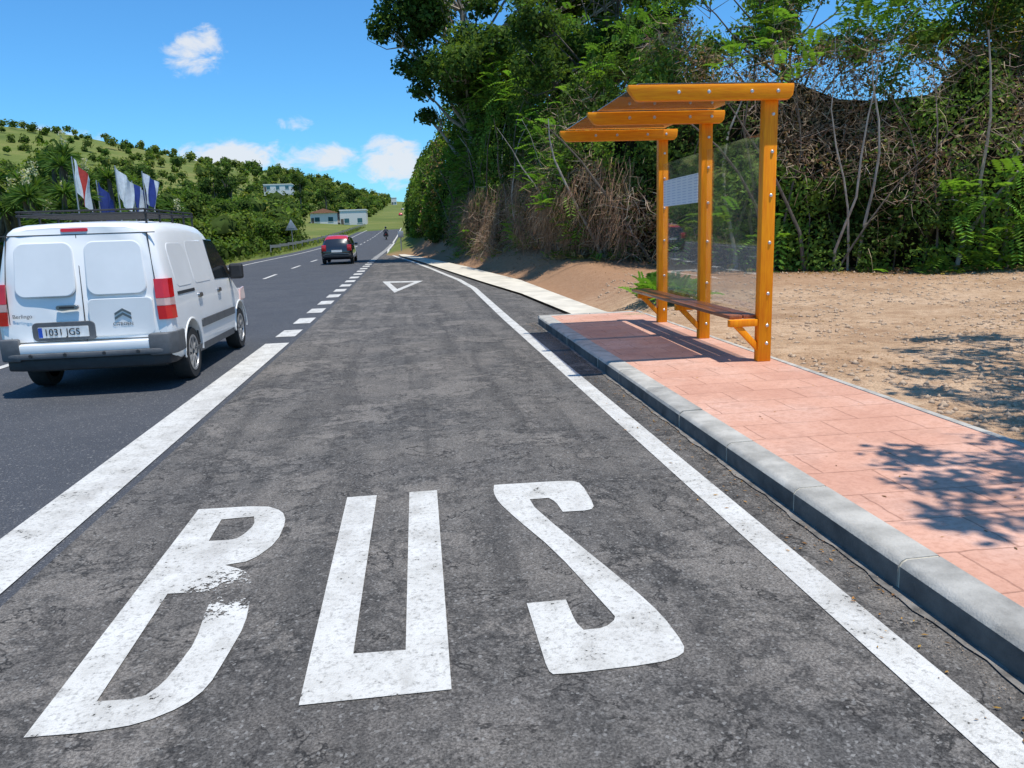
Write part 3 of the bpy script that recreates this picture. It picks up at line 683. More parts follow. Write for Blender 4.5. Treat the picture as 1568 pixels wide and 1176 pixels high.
# ------------------------------------------------------------ foliage engine
class Leaves:
    def __init__(s): s.V=[];s.C=[];s.mi=[]
    def quads(s,V4,col,mi):
        s.V.append(V4.reshape(-1,3)); s.C.append(np.repeat(col,4,0)); s.mi.append(np.full(len(V4),mi))
    def leaves(s,P,size,col,outn=None,bias=.6,asp=.5,mi=0,fo=.18):
        n=len(P); r=rng.normal(size=(n,3)); r/=np.linalg.norm(r,axis=1)[:,None]
        nn=r if outn is None else r+outn*bias*1.6
        nn/=np.linalg.norm(nn,axis=1)[:,None]+1e-9
        q=rng.normal(size=(n,3)); t=np.cross(nn,q); t/=np.linalg.norm(t,axis=1)[:,None]+1e-9; b=np.cross(nn,t)
        sz=size[:,None]; fold=nn*sz*fo
        s.quads(np.stack([P-t*sz,P-b*sz*asp+fold,P+t*sz,P+b*sz*asp+fold],1),col,mi)
    def fronds(s,O,D,Ln,col,k=8,droop=.35,ls=.30):
        n=len(O); D=D/np.linalg.norm(D,axis=1)[:,None]
        side=np.cross(D,np.array([0,0,1.])); side/=np.linalg.norm(side,axis=1)[:,None]+1e-6
        Z=np.array([0,0,-1.])
        for j in range(k):
            t=(j+1)/k; base=O+D*(Ln*t)[:,None]+Z*(Ln*droop*t*t)[:,None]; sc=(Ln*ls*(1-.5*abs(t-.45)))[:,None]
            for sg in (-1,1):
                d=side*sg*.92+D*.35+Z*.25; w=D*.20
                s.quads(np.stack([base,base+d*sc*.5+w*sc*1.,base+d*sc,base+d*sc*.5-w*sc*1.],1),col*(.85+.3*rng.random((n,1))),0)
    def twigs(s,O,D,Ln,w,col,curl=.5,k=4,mi=1):
        n=len(O); P=O.copy(); D=D/np.linalg.norm(D,axis=1)[:,None]
        for j in range(k):
            D2=D+rng.normal(size=(n,3))*curl; D2/=np.linalg.norm(D2,axis=1)[:,None]
            Q=P+D2*(Ln/k)[:,None]; sd=np.cross(D2,rng.normal(size=(n,3))); sd/=np.linalg.norm(sd,axis=1)[:,None]+1e-6
            w0=(w*(1-j/(k+.5)))[:,None]; w1=(w*(1-(j+1)/(k+.5)))[:,None]
            s.quads(np.stack([P-sd*w0,P+sd*w0,Q+sd*w1,Q-sd*w1],1),col,mi); P=Q;D=D2
    def obj(s,name,parent=None):
        V=np.concatenate(s.V); C=np.concatenate(s.C); mi=np.concatenate(s.mi); F=np.arange(len(V)).reshape(-1,4)
        return npmesh(name,V,F,[M_leaf,M_twig],mi,np.clip(C,0,1),parent)
def jit(col,n,v=.25):
    col=np.asarray(col,float); base=np.tile(col,(n,1)) if col.ndim==1 else col
    return base*(1+rng.uniform(-v,v,(n,1)))*(1+rng.uniform(-.08,.08,(n,3)))
DG=(.050,.086,.022); MG=(.095,.150,.035); LG=(.16,.25,.048); BR=(.23,.14,.08); TAN=(.38,.28,.18)
TP=np.array([(40,14,7.6),(26,15.5,7.0),(18,17.,6.9),(14.5,17.6,6.4),(11.5,18.8,6.7),(9.2,20.5,7.1),(7.2,23.3,6.9),(5.6,27,7.2),(4.9,31,7.6),(3.9,37,7.8),(2.5,45,7.8),(1.5,53,7.6),(.75,64,7.2),(.35,85,7.4),(.3,125,8.),(.4,190,8.5),(1.,300,9)])
seg=np.linalg.norm(np.diff(TP[:,:2],axis=0),axis=1); cum=np.concatenate([[0],np.cumsum(seg)])
def tpos(s_): return np.interp(s_,cum,TP[:,0]),np.interp(s_,cum,TP[:,1]),np.interp(s_,cum,TP[:,2])
def tnorm(s_):
    a=np.stack(tpos(s_-.8),1)[:,:2]; b=np.stack(tpos(s_+.8),1)[:,:2]; d=b-a; d/=np.linalg.norm(d,axis=1)[:,None]+1e-9
    return np.stack([-d[:,1],d[:,0],0*d[:,0]],1)*1.0
def surf(s_,t,depth):
    x,y,h=tpos(s_); n=tnorm(s_)
    q=np.stack([x,y,t*h],1)
    flip=np.where((n[:,0]*(-x-1)+n[:,1]*(-y))<0,-1,1)[:,None]; n=n*flip
    damp=np.where(y>55,.55,1.)
    lump=((vnoise(q,.42)-.5)*3.3+(vnoise(q+31,1.1)-.5)*1.9)*damp
    hh=h*(1+.34*(vnoise(q*np.array([1,1,0]),.35)-.5)+.34*(vnoise(q*np.array([1,1,0])+9,1.)-.5))
    inset=1.7*t**3-.3*np.sin(np.pi*np.clip(t*1.3,0,1))-lump*.62*smooth(t*6+.3)
    p=np.stack([x,y,0*x],1)-n*(inset+depth)[:,None]
    p[:,2]=terr(p[:,0],p[:,1])*1.0+t*hh
    return p,n,q
s45=cum[10]; s20=cum[1]*.6
def brown_field(q,p):
    b=vnoise(q+5,.33)*.55+vnoise(q+77,.9)*.45
    bias=.15*smooth((p[:,0]-7.5)/3)*smooth((p[:,2]-1.8)/2.)*(1-smooth((p[:,2]-5.6)/1.5))+.22*smooth((3.6-p[:,2])/1.5)*smooth((p[:,1]-20)/3)*(1-smooth((p[:,1]-46)/8))-.08*smooth((p[:,2]-4.)/1.5)*smooth((p[:,1]-23)/3)
    return b+bias
th=Leaves()
def wall(n,s0,s1,size):
    s_,t=rng.uniform(s0,s1,n),rng.uniform(0,1,n); d=rng.exponential(.38,n)-.25; p,nn,q=surf(s_,t,d)
    bf=brown_field(q,p); keep=(vnoise(p,1.7)>.30)|(d>.35)
    isb=bf+rng.normal(0,.08,n)>.63; g=vnoise(q+140,.5)+rng.normal(0,.06,n)
    col=np.where((g>.62)[:,None],LG,np.where((g>.42)[:,None],MG,DG)); col=np.where(isb[:,None],np.where((rng.random(n)>.6)[:,None],TAN,BR),col)
    keep&=~(isb&(rng.random(n)<.40))
    col=jit(col,n,.35); sz=size*(.5+1.0*rng.random(n))*np.where(isb,.75,1.)
    nn=nn*.7+np.array([0,0,.6])
    th.leaves(p[keep],sz[keep],col[keep],nn[keep],.7,.5)
wall(160000,s20,s45,.068); wall(40000,s45,cum[13],.125); wall(12000,cum[13],cum[-1],.38)
n=32000; s_,t=rng.uniform(s20,s45,n),rng.uniform(0,1,n); d=rng.exponential(.35,n)-.4; p,nn,q=surf(s_,t,d); bf=brown_field(q,p); k=bf>.50+.14*rng.random(n); p,nn=p[k],nn[k]; n=len(p)
D=nn*.5+rng.normal(size=(n,3))*.8+np.array([0,0,-.25]); c=jit(np.where((rng.random(n)>.5)[:,None],(.42,.32,.225),(.22,.145,.095)),n,.4)
th.twigs(p,D,rng.uniform(.4,1.3,n),rng.uniform(.004,.012,n),c,.45,3)
n=7000; s_=rng.uniform(cum[6],cum[10],n); t=rng.uniform(.10,.48,n); d=rng.exponential(.2,n)-.6; p,nn,q=surf(s_,t,d); k=p[:,2]<3.8; p,nn=p[k],nn[k]; n=len(p)
th.twigs(p,np.tile([0,0,-1.],(n,1))+nn*.15,rng.uniform(.4,1.2,n),rng.uniform(.004,.011,n),jit((.30,.19,.115),n,.4),.22,3)
n=7000; s_,t=rng.uniform(s20,s45,n),rng.uniform(0,1,n); p,nn,q=surf(s_,t,rng.uniform(-.6,.1,n)); g=vnoise(q+210,.36)
zone=(smooth((p[:,0]-10)/2)*smooth((3.6-p[:,2])/1.5)*.26)+smooth((t-.70)/.2)*.20
k=g+zone>.67; p,nn=p[k],nn[k]; n=len(p)
th.fronds(p,nn*.8+rng.normal(size=(n,3))*.5+np.array([0,0,.35]),rng.uniform(.4,.85,n),jit((.14,.26,.045),n,.3))
n=3400; s_=rng.uniform(s20,s45,n); p,nn,q=surf(s_,np.full(n,1.0),rng.uniform(-.5,1.5,n)); k=vnoise(q+400,.6)>.42; p,nn=p[k],nn[k]; n=len(p)
th.fronds(p+np.array([0,0,1.])*rng.uniform(-.6,1.6,(n,1)),nn*.4+rng.normal(size=(n,3))*.6+np.array([0,0,.5]),rng.uniform(.4,.8,n),jit((.12,.23,.045),n,.3))
thick=empty('roadside_thicket'); th.obj('leaves_and_twigs',thick)
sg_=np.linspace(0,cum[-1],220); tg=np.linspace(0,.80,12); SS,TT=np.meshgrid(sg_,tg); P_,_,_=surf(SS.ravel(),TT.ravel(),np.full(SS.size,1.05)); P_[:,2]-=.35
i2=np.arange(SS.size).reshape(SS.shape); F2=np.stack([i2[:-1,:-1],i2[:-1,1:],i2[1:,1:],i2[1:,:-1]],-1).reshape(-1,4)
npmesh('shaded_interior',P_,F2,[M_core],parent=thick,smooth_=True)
b=MB()
for i in range(90):
    s1=np.array([random.uniform(s20,s45)]); p,nn,_=surf(s1,np.array([0.]),np.array([random.uniform(-.2,.5)])); p=Vector(p[0]); pts=[p-Vector((0,0,.2))]; d=Vector((random.uniform(-.3,.3),random.uniform(-.3,.3),1))
    for k in range(7): d+=Vector((random.uniform(-.3,.3),random.uniform(-.3,.3),0)); pts.append(pts[-1]+d.normalized()*random.uniform(.6,1.0))
    r0=random.uniform(.02,.07); b.tube(pts,[r0*(1-.11*k) for k in range(8)],random.choice((M_bark,M_bark,M_barkl)),7)
b.obj('stems',thick)
def clump(Lv,c,r,n,size,cols,flat=.8,shell=.55):
    c=np.asarray(c,float); d=rng.normal(size=(n,3)); d/=np.linalg.norm(d,axis=1)[:,None]
    rad=r*(shell+(1-shell)*rng.random(n))*(0.75+.5*vnoise(d*1.0+c,1.6)); p=c+d*rad[:,None]*np.array([1,1,flat])
    k=vnoise(p,2.2/max(r,.8))>.30
    g=vnoise(p,1.0/max(r*.6,.5)); col=np.where((g>.5)[:,None],cols[1],cols[0])
    Lv.leaves(p[k],(size*(.6+.8*rng.random(n)))[k],jit(col,n,.3)[k],(d*.8+np.array([0,0,.5]))[k],.6,.55)
def tree(name,base,top,clumps,bark,leaf,cols,dens,r0=.25,extra=None,dead=0,shell=.35):
    P=empty(name); base=Vector(base); top=Vector(top); b=MB(); n=8; pts=[]
    for i in range(n+1):
        t=i/n; p=base.lerp(top,t); p+=Vector((math.sin(t*5+base.x)*.25*t,math.cos(t*4)*.2*t,0)); pts.append(p)
    b.tube(pts,[r0*(1-.8*i/n) for i in range(n+1)],bark,10)
    Lv=Leaves()
    for (c,r) in clumps:
        c=Vector(c)
        j=min(range(n+1),key=lambda i:abs(pts[i].z-(c.z-1.2-.35*(c-pts[i]).to_2d().length)))
        a=pts[j]; m1=a.lerp(c,.45)+Vector((0,0,-.25)); rr_=r0*(1-.8*j/n)*.6
        b.tube([a,a.lerp(m1,.5),m1,m1.lerp(c,.5)+Vector((0,0,.1)),c],[rr_,rr_*.8,rr_*.6,rr_*.4,rr_*.15],bark,6)
        for k in range(5):
            e=c+Vector((random.uniform(-1,1),random.uniform(-1,1),random.uniform(-.5,1)))*r*.9
            b.tube([m1.lerp(c,.6),m1.lerp(e,.7),e],[rr_*.3,rr_*.2,.006],bark,4,False)
        clump(Lv,c,r,int(dens*r*r),leaf,cols,.8,shell)
    for k in range(dead):
        i=random.randint(3,n-1); a=pts[i]; d=Vector((random.uniform(-1,.3),random.uniform(-1,0),random.uniform(.2,1))).normalized(); q=[a]
        for m in range(6): d=(d+Vector((random.uniform(-.4,.4),random.uniform(-.4,.4),random.uniform(-.1,.4)))).normalized(); q.append(q[-1]+d*.75)
        b.tube(q,[.07,.06,.045,.035,.025,.015,.006],bark,5)
        for m in range(2,6):
            for _ in range(3):
                e=q[m]+Vector((random.uniform(-1,1),random.uniform(-1,1),random.uniform(-.2,1)))*.9; b.tube([q[m],q[m].lerp(e,.5)+Vector((0,0,.1)),e],[.018,.012,.004],bark,4,False)
    b.obj('trunk_and_limbs',P); Lv.obj('crown',P)
    return P
random.seed(11)
cl=[((-.9,42,11.9),.9),((-.2,42.5,12.9),1.2),((-.6,42,14.2),1.0),((.1,43,15.6),1.3),((.4,43,10.4),.9),((1.,43,9.2),.8),((1.2,43,7.9),.7),((1.7,43,17.2),1.6),((.6,42.5,11.6),1.),((1.1,42,13.6),1.1)]
for i in range(60):
    a=random.uniform(0,6.28); r=random.uniform(.15,1)**.6; cl.append(((6.2+5.8*r*math.cos(a),42.5+random.uniform(-3,3),12.2+5.6*r*math.sin(a)),random.uniform(.9,1.6)))
for i in range(16): cl.append(((random.uniform(2.,7.5),random.uniform(37,41),random.uniform(7.2,10.8)),random.uniform(.8,1.4)))
cl=[c for c in cl if not (1.4<c[0][0]<3.6 and 11.5<c[0][2]<17.5 and random.random()<.75)]
tree('tall_tree',(4.2,43.5,.9),(2.7,42.5,17),cl,M_barkl,.125,((.055,.095,.025),(.105,.165,.04)),680,.34,dead=16)
cl=[((8.0+random.uniform(-3.4,3.4),31+random.uniform(-2,2),8.8+random.uniform(-2.8,3.2)),random.uniform(.7,1.3)) for i in range(28)]
tree('ivy_covered_tree',(8.5,31,.8),(8.2,31,11),cl,M_bark,.09,(DG,MG),1000,.25,dead=4)
random.seed(23)
for (bx,by,hh,nn_,c1) in ((11.5,24,8.2,16,((.10,.175,.04),(.15,.25,.05))),(17.,22,8.2,24,((.13,.17,.045),(.28,.25,.06))),(21.5,23,8.4,16,((.09,.15,.035),(.16,.22,.05)))):
    cl=[((bx+random.uniform(-3.4,3.4),by+random.uniform(-1.5,1.5),hh+random.uniform(-2.2,2.2)),random.uniform(.5,1.05)) for i in range(nn_)]
    tree('broadleaf_tree',(bx,by,.5),(bx+.4,by,hh+1),cl,M_bark,.078,c1,850,.16,dead=6,shell=.2)
cl=[((4.15,3.25,5.9),.38),((4.0,2.7,6.0),.38),((4.7,2.8,5.9),.5),((4.3,2.0,6.),.42),((3.7,2.2,6.),.3),((5.1,3.3,6.1),.4),((5.3,2.2,6.2),.5),((4.9,1.5,6.1),.5),
 ((5.9,4.5,6.1),.42),((6.5,5.0,6.0),.5),((6.2,5.9,6.0),.45),((7.0,5.6,6.1),.55),((7.5,6.6,6.1),.5),((5.6,3.9,6.2),.45),((7.7,5.2,6.2),.6),((6.9,4.1,6.3),.6),((8.5,6.2,6.3),.65),((7.2,3.4,6.8),.7),((8,3,7),.8),((9.2,5.0,6.8),.8),((6.0,3.1,6.3),.5),((6.9,7.0,6.2),.4),((8.2,7.6,6.3),.6),((9.2,7.0,6.5),.7),((7.6,7.9,6.3),.4),((5.6,5.1,6.1),.38),((6.8,6.3,6.2),.4)]
tree('shade_tree',(9.0,2.2,.12),(7.2,3.4,7.3),cl,M_bark,.066,(MG,LG),1150,.14,shell=.12)
# ---- left side vegetation and distant woodland
wd=Leaves(); core=MB()
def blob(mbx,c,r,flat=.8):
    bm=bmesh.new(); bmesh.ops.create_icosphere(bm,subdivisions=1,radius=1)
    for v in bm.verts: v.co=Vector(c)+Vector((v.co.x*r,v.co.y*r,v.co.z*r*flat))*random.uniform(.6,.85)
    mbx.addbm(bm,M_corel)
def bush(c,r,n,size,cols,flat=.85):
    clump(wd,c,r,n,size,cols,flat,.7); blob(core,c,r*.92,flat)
random.seed(3)
G1=((.065,.115,.026),(.11,.18,.038)); G2=((.09,.13,.032),(.15,.20,.045))
def tg_(x,y): return float(terr(np.array([x]),np.array([y]))[0])
for i in range(135):
    y=random.uniform(48,100); x=-12.8-random.random()**1.3*20-(y-48)*.03; g=tg_(x,y); hmax=np.interp(-x,[12.8,15,19,33],[1.2,3.8,5.8,6.2])*(.75+.45*random.random())*np.interp(y,[48,60,100],[1.,1.02,.7])
    r=random.uniform(1.1,1.9)
    for zz in np.arange(g+.5,g+hmax,r*1.15): bush((x+random.uniform(-.4,.4),y+random.uniform(-.4,.4),zz),r*random.uniform(.7,1.1),280,.15,random.choice(((DG,MG),G1,G1,G2)))
for i in range(60):
    y=random.uniform(22,60); x=-16-random.random()*25; g=tg_(x,y); r=random.uniform(1.0,1.6)
    for zz in np.arange(g+.4,g+random.uniform(1.2,2.6),r*1.1): bush((x,y,zz),r,210,.12,random.choice(((DG,MG),G1)))
for i in range(1500):
    y=75+random.random()**.8*600; lim=-14-(4 if y<300 else 2); x=lim-random.random()**1.4*(y*.62)
    if y<240 and x>-.128*y-2: continue
    if -34<x<-10 and 222<y<262: continue
    onhill=math.exp(-(((x+215)/105)**2+((y-430)/150)**2))
    if random.random()<onhill*.65: continue
    g=tg_(x,y); r=random.uniform(1.4,3.4)*(.75 if onhill>.3 else 1); h=random.uniform(.4,1.6)*r
    bush((x,y,g+h),r,85,.36*(1+y/600),random.choice(((DG,MG),G1,G2,((.13,.165,.04),(.20,.22,.06)))),random.uniform(.7,1.2))
for i in range(300):
    y=250+random.random()*450; x=4+random.random()**1.5*y*.2; g=tg_(x,y); r=random.uniform(2,3.5); bush((x,y,g+r*.8),r,80,.5,(DG,MG))
wl=empty('distant_woodland'); wd.obj('foliage',wl); core.obj('shaded_interior',wl)
def pine(x,y,h,sd):
    random.seed(sd); P=empty('pine_tree'); g=tg_(x,y); b=MB(); b.tube([(x,y,g-.3),(x+.2,y,g+h*.6),(x,y,g+h*.9)],[.3,.2,.1],M_bark,7); Lv=Leaves()
    for i in range(9):
        c=(x+random.uniform(-2.2,2.2),y+random.uniform(-1.5,1.5),g+h*random.uniform(.55,1.)); b.tube([(x+.1,y,g+h*.5),c],[.1,.04],M_bark,5); clump(Lv,c,random.uniform(1.1,1.8),170,.30,((.035,.065,.02),(.06,.10,.028)),.7,.4)
    b.obj('trunk',P); Lv.obj('crown',P)
pine(-41,190,13,1); pine(-27,262,10,2); pine(-36,270,13,3); pine(-75,240,11,4); pine(-21,300,9,5); pine(-46,196,11,6)
def yucca(x,y,h,n,seed):
    random.seed(seed); P=empty('yucca_tree'); b=MB(); Lv=Leaves(); g=tg_(x,y)
    base=Vector((x,y,g-.2)); b.tube([base,base+Vector((.1,0,h*.35))],[.28,.2],M_bark,8)
    for i in range(n):
        e=base+Vector((random.uniform(-1.6,1.6),random.uniform(-1.2,1.2),h*random.uniform(.55,1.0))); s_=base+Vector((.1,0,h*.3))
        b.tube([s_,s_.lerp(e,.5)+Vector(((e.x-x)*.3,0,0)),e],[.15,.12,.09],M_bark,7)
        m=130; d=rng.normal(size=(m,3)); d[:,2]=np.abs(d[:,2])*.9-.35; d/=np.linalg.norm(d,axis=1)[:,None]; O=np.tile(np.array(e[:]),(m,1)); ln=rng.uniform(.6,.95,m)
        sd=np.cross(d,rng.normal(size=(m,3))); sd/=np.linalg.norm(sd,axis=1)[:,None]; w=.04
        mid=O+d*(ln*.5)[:,None]; tip=O+d*ln[:,None]-np.array([0,0,.12])
        Lv.quads(np.stack([O,mid-sd*w,tip,mid+sd*w],1),jit((.085,.150,.04),m,.35),0)
        if random.random()<.4:
            q=np.array(e[:])+np.stack([rng.normal(0,.09,80),rng.normal(0,.09,80),rng.uniform(.5,1.1,80)],1); Lv.leaves(q,np.full(80,.06),jit((.5,.5,.36),80,.2))
    b.obj('stems',P); Lv.obj('blades',P)
for k,(x,y,h,n) in enumerate(((-14.9,34,4.4,9),(-13.6,38,4.6,8),(-16.5,38,5.8,9),(-18.2,37,5.2,8),(-20.5,40,4.8,8),(-13.,42,4.0,7))): yucca(x,y,h,n,50+k)
P=empty('palm_tree'); b=MB(); g=.3; px,py=-16.4,32.5; b.tube([(px,py,g-.5),(px+.05,py,g+2),(px,py,g+4.5)],[.24,.20,.22],M_bark,10); Lv=Leaves()
m=80; d=rng.normal(size=(m,3)); d[:,2]=np.abs(d[:,2])*1.1-.5; O=np.tile([px,py,g+4.5],(m,1)); Lv.fronds(O,d,rng.uniform(.7,1.2,m),jit((.12,.16,.05),m,.3),k=14,droop=.45,ls=.28)
b.obj('trunk',P); Lv.obj('fronds',P)
# flags: drooping cloth on tall poles
def flag(x,y,h,m,m2,seed):
    random.seed(seed); P=empty('flagpole'); g=tg_(x,y); b=MB(); b.tube([(x,y,g-.1),(x,y,g+h)],[.045,.025],M_metal,8); b.obj('pole',P)
    b=MB(); vs=[];fs=[]; n=14; k=9; W_=.95
    for i in range(n):
        t=i/(n-1)
        for j in range(k):
            u=j/(k-1); sag=u*(.75+.25*math.sin(seed)); w=W_*(1-.55*t*.6)*u*.62
            vs.append((x+.03+w+.05*math.sin(u*9+t*4+seed),y+.13*math.sin(u*11+t*2+seed)*u,g+h-.06-t*1.25-sag*.85))
    for i in range(n-1):
        for j in range(k-1): fs.append((i*k+j,i*k+j+1,(i+1)*k+j+1,(i+1)*k+j))
    for q,f in enumerate(fs):
        col=q%(k-1); b.add([vs[a] for a in f],[(0,1,2,3)],m if col<3 or col>5 else m2)
    b.obj('flag',P,smooth=60)
for sd,(pxr,y,h,m,m2) in enumerate(((-.392,33,5.0,M_fw,M_fr),(-.368,36,4.3,M_fb,M_fb),(-.345,34,4.7,M_fw,M_fw),(-.328,36,4.2,M_fb,M_fw),(-.315,36,4.6,M_fw,M_fb))): flag(pxr*y,y,h,m,m2,sd+1)
P=empty('traffic_sign'); x,y=-11.6,79; g=tg_(x,y); b=MB(); b.tube([(x,y,g-.2),(x,y,g+2.9)],.04,M_metal,8); b.obj('pole',P)
b=MB(); b.prism([(x-.6,g+2.0),(x+.6,g+2.0),(x,g+3.05)],'y',y-.06,y-.045,M_metal,.004); b.box(x-.3,x+.3,y-.085,y-.062,g+2.2,g+2.25,M_metal); b.obj('plate',P)
P=empty('marker_post'); x,y=-.75,56; g=float(zr(y)); b=MB(); b.tube([(x,y,g-.1),(x,y,g+1.5)],.04,M_metal,8); b.box(x-.2,x+.2,y-.05,y-.035,g+1.15,g+1.6,M_metal,.004); b.obj('post',P)
def house(name,x0,x1,y0,y1,h,roof,dg=-.3):
    P=empty(name); g=tg_((x0+x1)/2,y0)+dg; b=MB(); b.box(x0,x1,y0,y1,g-1.5,g+h,M_plaster)
    b.obj('walls',P,smooth=0); b=MB()
    if roof:
        b.prism([(x0-.4,g+h+.004),(x1+.4,g+h+.004),((x0+x1)/2,g+h+1.3)],'y',y0-.5,y1+.4,M_tile)
    else: b.box(x0-.15,x1+.15,y0-.15,y1+.15,g+h+.003,g+h+.35,M_plaster)
    b.obj('roof',P,smooth=0); b=MB(); n=max(2,int((x1-x0)/3.4))
    for i in range(n):
        xc=x0+(x1-x0)*(i+.5)/n
        b.box(xc-.7,xc+.7,y0-.03,y0+.05,g+.9,g+2.2,M_win); b.box(xc-.8,xc+.8,y0-.08,y0-.0,g+.8,g+.88,M_plaster)
    b.box(x0+.2,x0+1.0,y0-.04,y0+.05,g,g+2.1,M_bark); b.obj('windows_and_door',P,smooth=0)
house('white_house',-20.5,-12.9,236,244,4.4,False); house('tiled_house',-29.,-21.3,236,245,3.4,True)
house('white_house',-58,-47,330,338,2.6,False,4.2); house('white_house',-12.6,-9.,560,568,5,False)
b=MB()
for i in range(30): b.tube([(-12.2,70+i*5,float(zr(70+i*5))-.1),(-12.2,70+i*5,float(zr(70+i*5))+.8)],.05,M_metal,6)
for i in range(29): b.box(-12.17,-12.12,70+i*5,75+i*5,float(zr(72.5+i*5))+.5,float(zr(72.5+i*5))+.75,M_metal)
b.obj('guard_rail',smooth=0)
def rocks(name,n,fx,m,smin,smax,pw=3):
    P=fx(n); s_=rng.uniform(0,1,len(P))**pw*(smax-smin)+smin; oc=np.array([(1,0,0),(0,1,0),(-1,0,0),(0,-1,0),(0,0,.8),(0,0,-.5)],float)
    V=(P[:,None,:]+oc[None]*s_[:,None,None]*rng.uniform(.5,1.3,(len(P),6,1))); F=np.array([(0,1,4),(1,2,4),(2,3,4),(3,0,4),(1,0,5),(2,1,5),(3,2,5),(0,3,5)]); F=(F[None]+np.arange(len(P))[:,None,None]*6).reshape(-1,3)
    return npmesh(name,V.reshape(-1,3),F,[m])
def fdirt(n):
    y=4+rng.random(n)**.9*17; x=sb(y)+.12+rng.random(n)*(y*.95-sb(y)+1.5); P=np.stack([x,y,terr(x,y)+.001],1); return P[vnoise(P,.8)+rng.normal(0,.08,n)>.42]
rocks('gravel',17000,fdirt,M_stone,.006,.055,5)
def fgut(n):
    y=1+rng.random(n)*13; x=kf(y)-.02-np.abs(rng.normal(0,.09,n)); return np.stack([x,y,0*x+.012],1)
rocks('gutter_grit',3500,fgut,M_stone,.0015,.005)
fl=Leaves(); n=360; y=1.5+rng.random(n)**1.1*12.5; x=np.where(rng.random(n)<.75,kf(y)-.05-np.abs(rng.normal(0,.15,n)),rng.uniform(2.4,3.8,n)); z=np.where(x>2.2,.150,.014)
fl.leaves(np.stack([x,y,z],1),rng.uniform(.006,.020,n),jit(np.where((rng.random(n)>.4)[:,None],(.45,.24,.07),(.18,.10,.05)),n,.4),np.tile([0,0,1.],(n,1)),8.,.35,fo=.05)
n=15000; s_=rng.uniform(s20,s45,n); p,nn,q=surf(s_,np.zeros(n),-np.abs(rng.exponential(.55,n))+.2); k=(p[:,0]>footx(p[:,1])+.1)&(vnoise(q+50,.9)+rng.normal(0,.1,n)>.42); p=p[k]; n=len(p)
p[:,2]=terr(p[:,0],p[:,1])+.012; fl.leaves(p,rng.uniform(.02,.055,n),jit(np.where((rng.random(n)>.5)[:,None],(.32,.215,.125),(.18,.11,.065)),n,.4),np.tile([0,0,1.],(n,1)),1.6,.4)
n=2200; y=5+rng.random(n)*13; x=sb(y)+.15+rng.random(n)*9; p=np.stack([x,y,terr(x,y)+.01],1); p=p[vnoise(p,.5)>.55]; n=len(p); fl.leaves(p,rng.uniform(.012,.035,n),jit((.24,.15,.085),n,.4),np.tile([0,0,1.],(n,1)),2.,.35)
fl.obj('fallen_leaves')
wt=Leaves()
n=1300; s_=rng.uniform(s20,s45,n); p,nn,q=surf(s_,np.zeros(n),rng.uniform(-1.1,.1,n)); k=vnoise(q+3,.6)>.5; p,nn=p[k],nn[k]; n=len(p)
wt.fronds(p,nn*.6+rng.normal(size=(n,3))*.5+np.array([0,0,.9]),rng.uniform(.15,.5,n),jit(np.where((rng.random(n)>.5)[:,None],(.12,.21,.035),(.30,.25,.12)),n,.35),k=6)
for cx,cy in ((4.75,14.9),(5.2,15.6),(5.0,14.3)):
    m=60; wt.fronds(np.array([cx,cy,.3])+rng.normal(0,.15,(m,3))*np.array([1,1,.3]),rng.normal(size=(m,3))*.6+np.array([0,0,.9]),rng.uniform(.3,.7,m),jit((.14,.26,.04),m,.3))
n=2600; y=rng.uniform(35,200,n); x=-11.2-rng.random(n)*3; wt.leaves(np.stack([x,y,terr(x,y)+.15],1),rng.uniform(.1,.3,n),jit((.14,.18,.05),n,.4),None,0,.3)
wt.obj('weeds')
# ------------------------------------------------------------ light, sky, camera
sund=Vector((.55,-.60,3.05)).normalized()
el=math.asin(sund.z); az=math.atan2(sund.x,sund.y)
sl=bpy.data.lights.new('sun','SUN'); sl.energy=5.0; sl.angle=math.radians(.5); sl.color=(1,.95,.87)
so=bpy.data.objects.new('sun',sl); link(so); so.rotation_euler=sund.to_track_quat('Z','Y').to_euler()
W=bpy.data.worlds.new('World'); S.world=W; W.use_nodes=True; nt=W.node_tree; nt.nodes.clear()
out=N(nt,'ShaderNodeOutputWorld'); bg=N(nt,'ShaderNodeBackground'); bg.inputs[1].default_value=.15
sky=N(nt,'ShaderNodeTexSky',sky_type='NISHITA'); sky.sun_disc=False; sky.sun_elevation=el; sky.sun_rotation=az; sky.air_density=1.; sky.dust_density=.3; sky.ozone_density=3.
skc=mixc(nt,1.0,sky.outputs[0],(.42,.88,1.20),'MULTIPLY')
tc=N(nt,'ShaderNodeTexCoord').outputs['Generated']; sp=N(nt,'ShaderNodeSeparateXYZ'); L(nt,tc,sp.inputs[0])
yp=math_(nt,'MAXIMUM',sp.outputs[1],.05); u_=math_(nt,'DIVIDE',sp.outputs[0],yp); v_=math_(nt,'DIVIDE',sp.outputs[2],yp)
cb=N(nt,'ShaderNodeCombineXYZ'); L(nt,u_,cb.inputs[0]); L(nt,v_,cb.inputs[1])
nz=noise(nt,cb.outputs[0],20.,5.,.62,.4,sc=(1,1.7,1))
tot=None
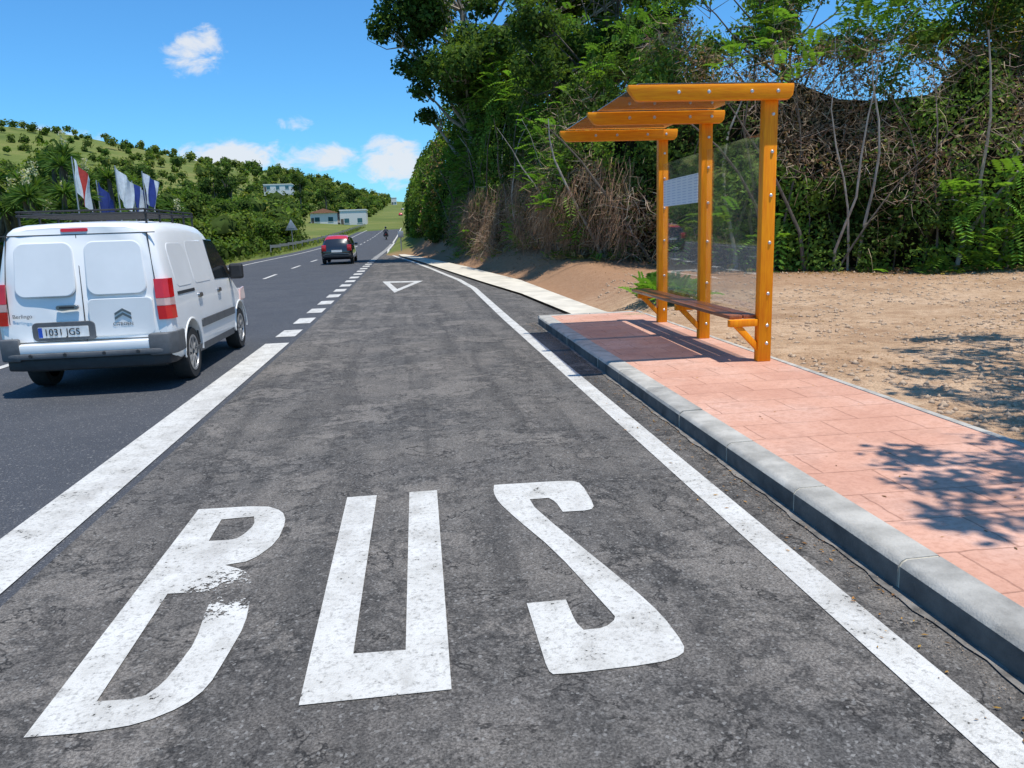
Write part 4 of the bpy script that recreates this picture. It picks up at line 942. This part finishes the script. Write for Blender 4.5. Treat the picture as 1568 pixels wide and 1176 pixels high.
for (cx,cz,rx,rz,a) in ((-.242,.222,.042,.024,1.05),(-.41,.122,.06,.018,1.1),(-.21,.100,.080,.022,1.2),(-.29,.094,.05,.018,.9),(-.11,.098,.055,.018,1.0),(-.015,.092,.040,.030,1.25),(-.13,.138,.024,.011,.8),(-.50,.21,.035,.012,.5)):
    a1=math_(nt,'POWER',math_(nt,'DIVIDE',math_(nt,'SUBTRACT',u_,cx),rx),2.); a2=math_(nt,'POWER',math_(nt,'DIVIDE',math_(nt,'SUBTRACT',v_,cz),rz),2.)
    g=math_(nt,'MULTIPLY',math_(nt,'MAXIMUM',math_(nt,'SUBTRACT',1.,math_(nt,'MULTIPLY',math_(nt,'ADD',a1,a2),.5)),0.),a)
    tot=g if tot is None else math_(nt,'MAXIMUM',tot,g)
m_=math_(nt,'ADD',math_(nt,'MULTIPLY',tot,.9),math_(nt,'MULTIPLY',math_(nt,'SUBTRACT',nz,.5),2.4))
cm=N(nt,'ShaderNodeMapRange',interpolation_type='SMOOTHSTEP'); cm.inputs[1].default_value=.38; cm.inputs[2].default_value=1.05; L(nt,m_,cm.inputs[0])
msk=math_(nt,'MULTIPLY',cm.outputs[0],math_(nt,'GREATER_THAN',sp.outputs[1],.1)); msk=math_(nt,'MULTIPLY',msk,math_(nt,'GREATER_THAN',tot,.01))
mx=mixc(nt,math_(nt,'MULTIPLY',msk,.90),skc,(5.4,5.6,5.9)); L(nt,mx,bg.inputs[0]); L(nt,bg.outputs[0],out.inputs[0])
f=1178.0;r=math.radians(2.0); d=Vector((-154,226,-f)).normalized(); s,c=math.sin(r),math.cos(r)
u=Vector((-s,c,(154*s+226*c)/f)).normalized(); x=d.cross(u); M=Matrix((x,d,u))
cam=bpy.data.cameras.new('camera'); cam.sensor_width=36; cam.lens=f/1568*36; cam.clip_end=4000; cam.clip_start=.05
co=bpy.data.objects.new('camera',cam); link(co); co.matrix_world=Matrix.Translation((0,0,1.65))@M.to_4x4(); S.camera=co
S.view_settings.view_transform='Standard'; S.view_settings.look='None'; S.view_settings.exposure=0
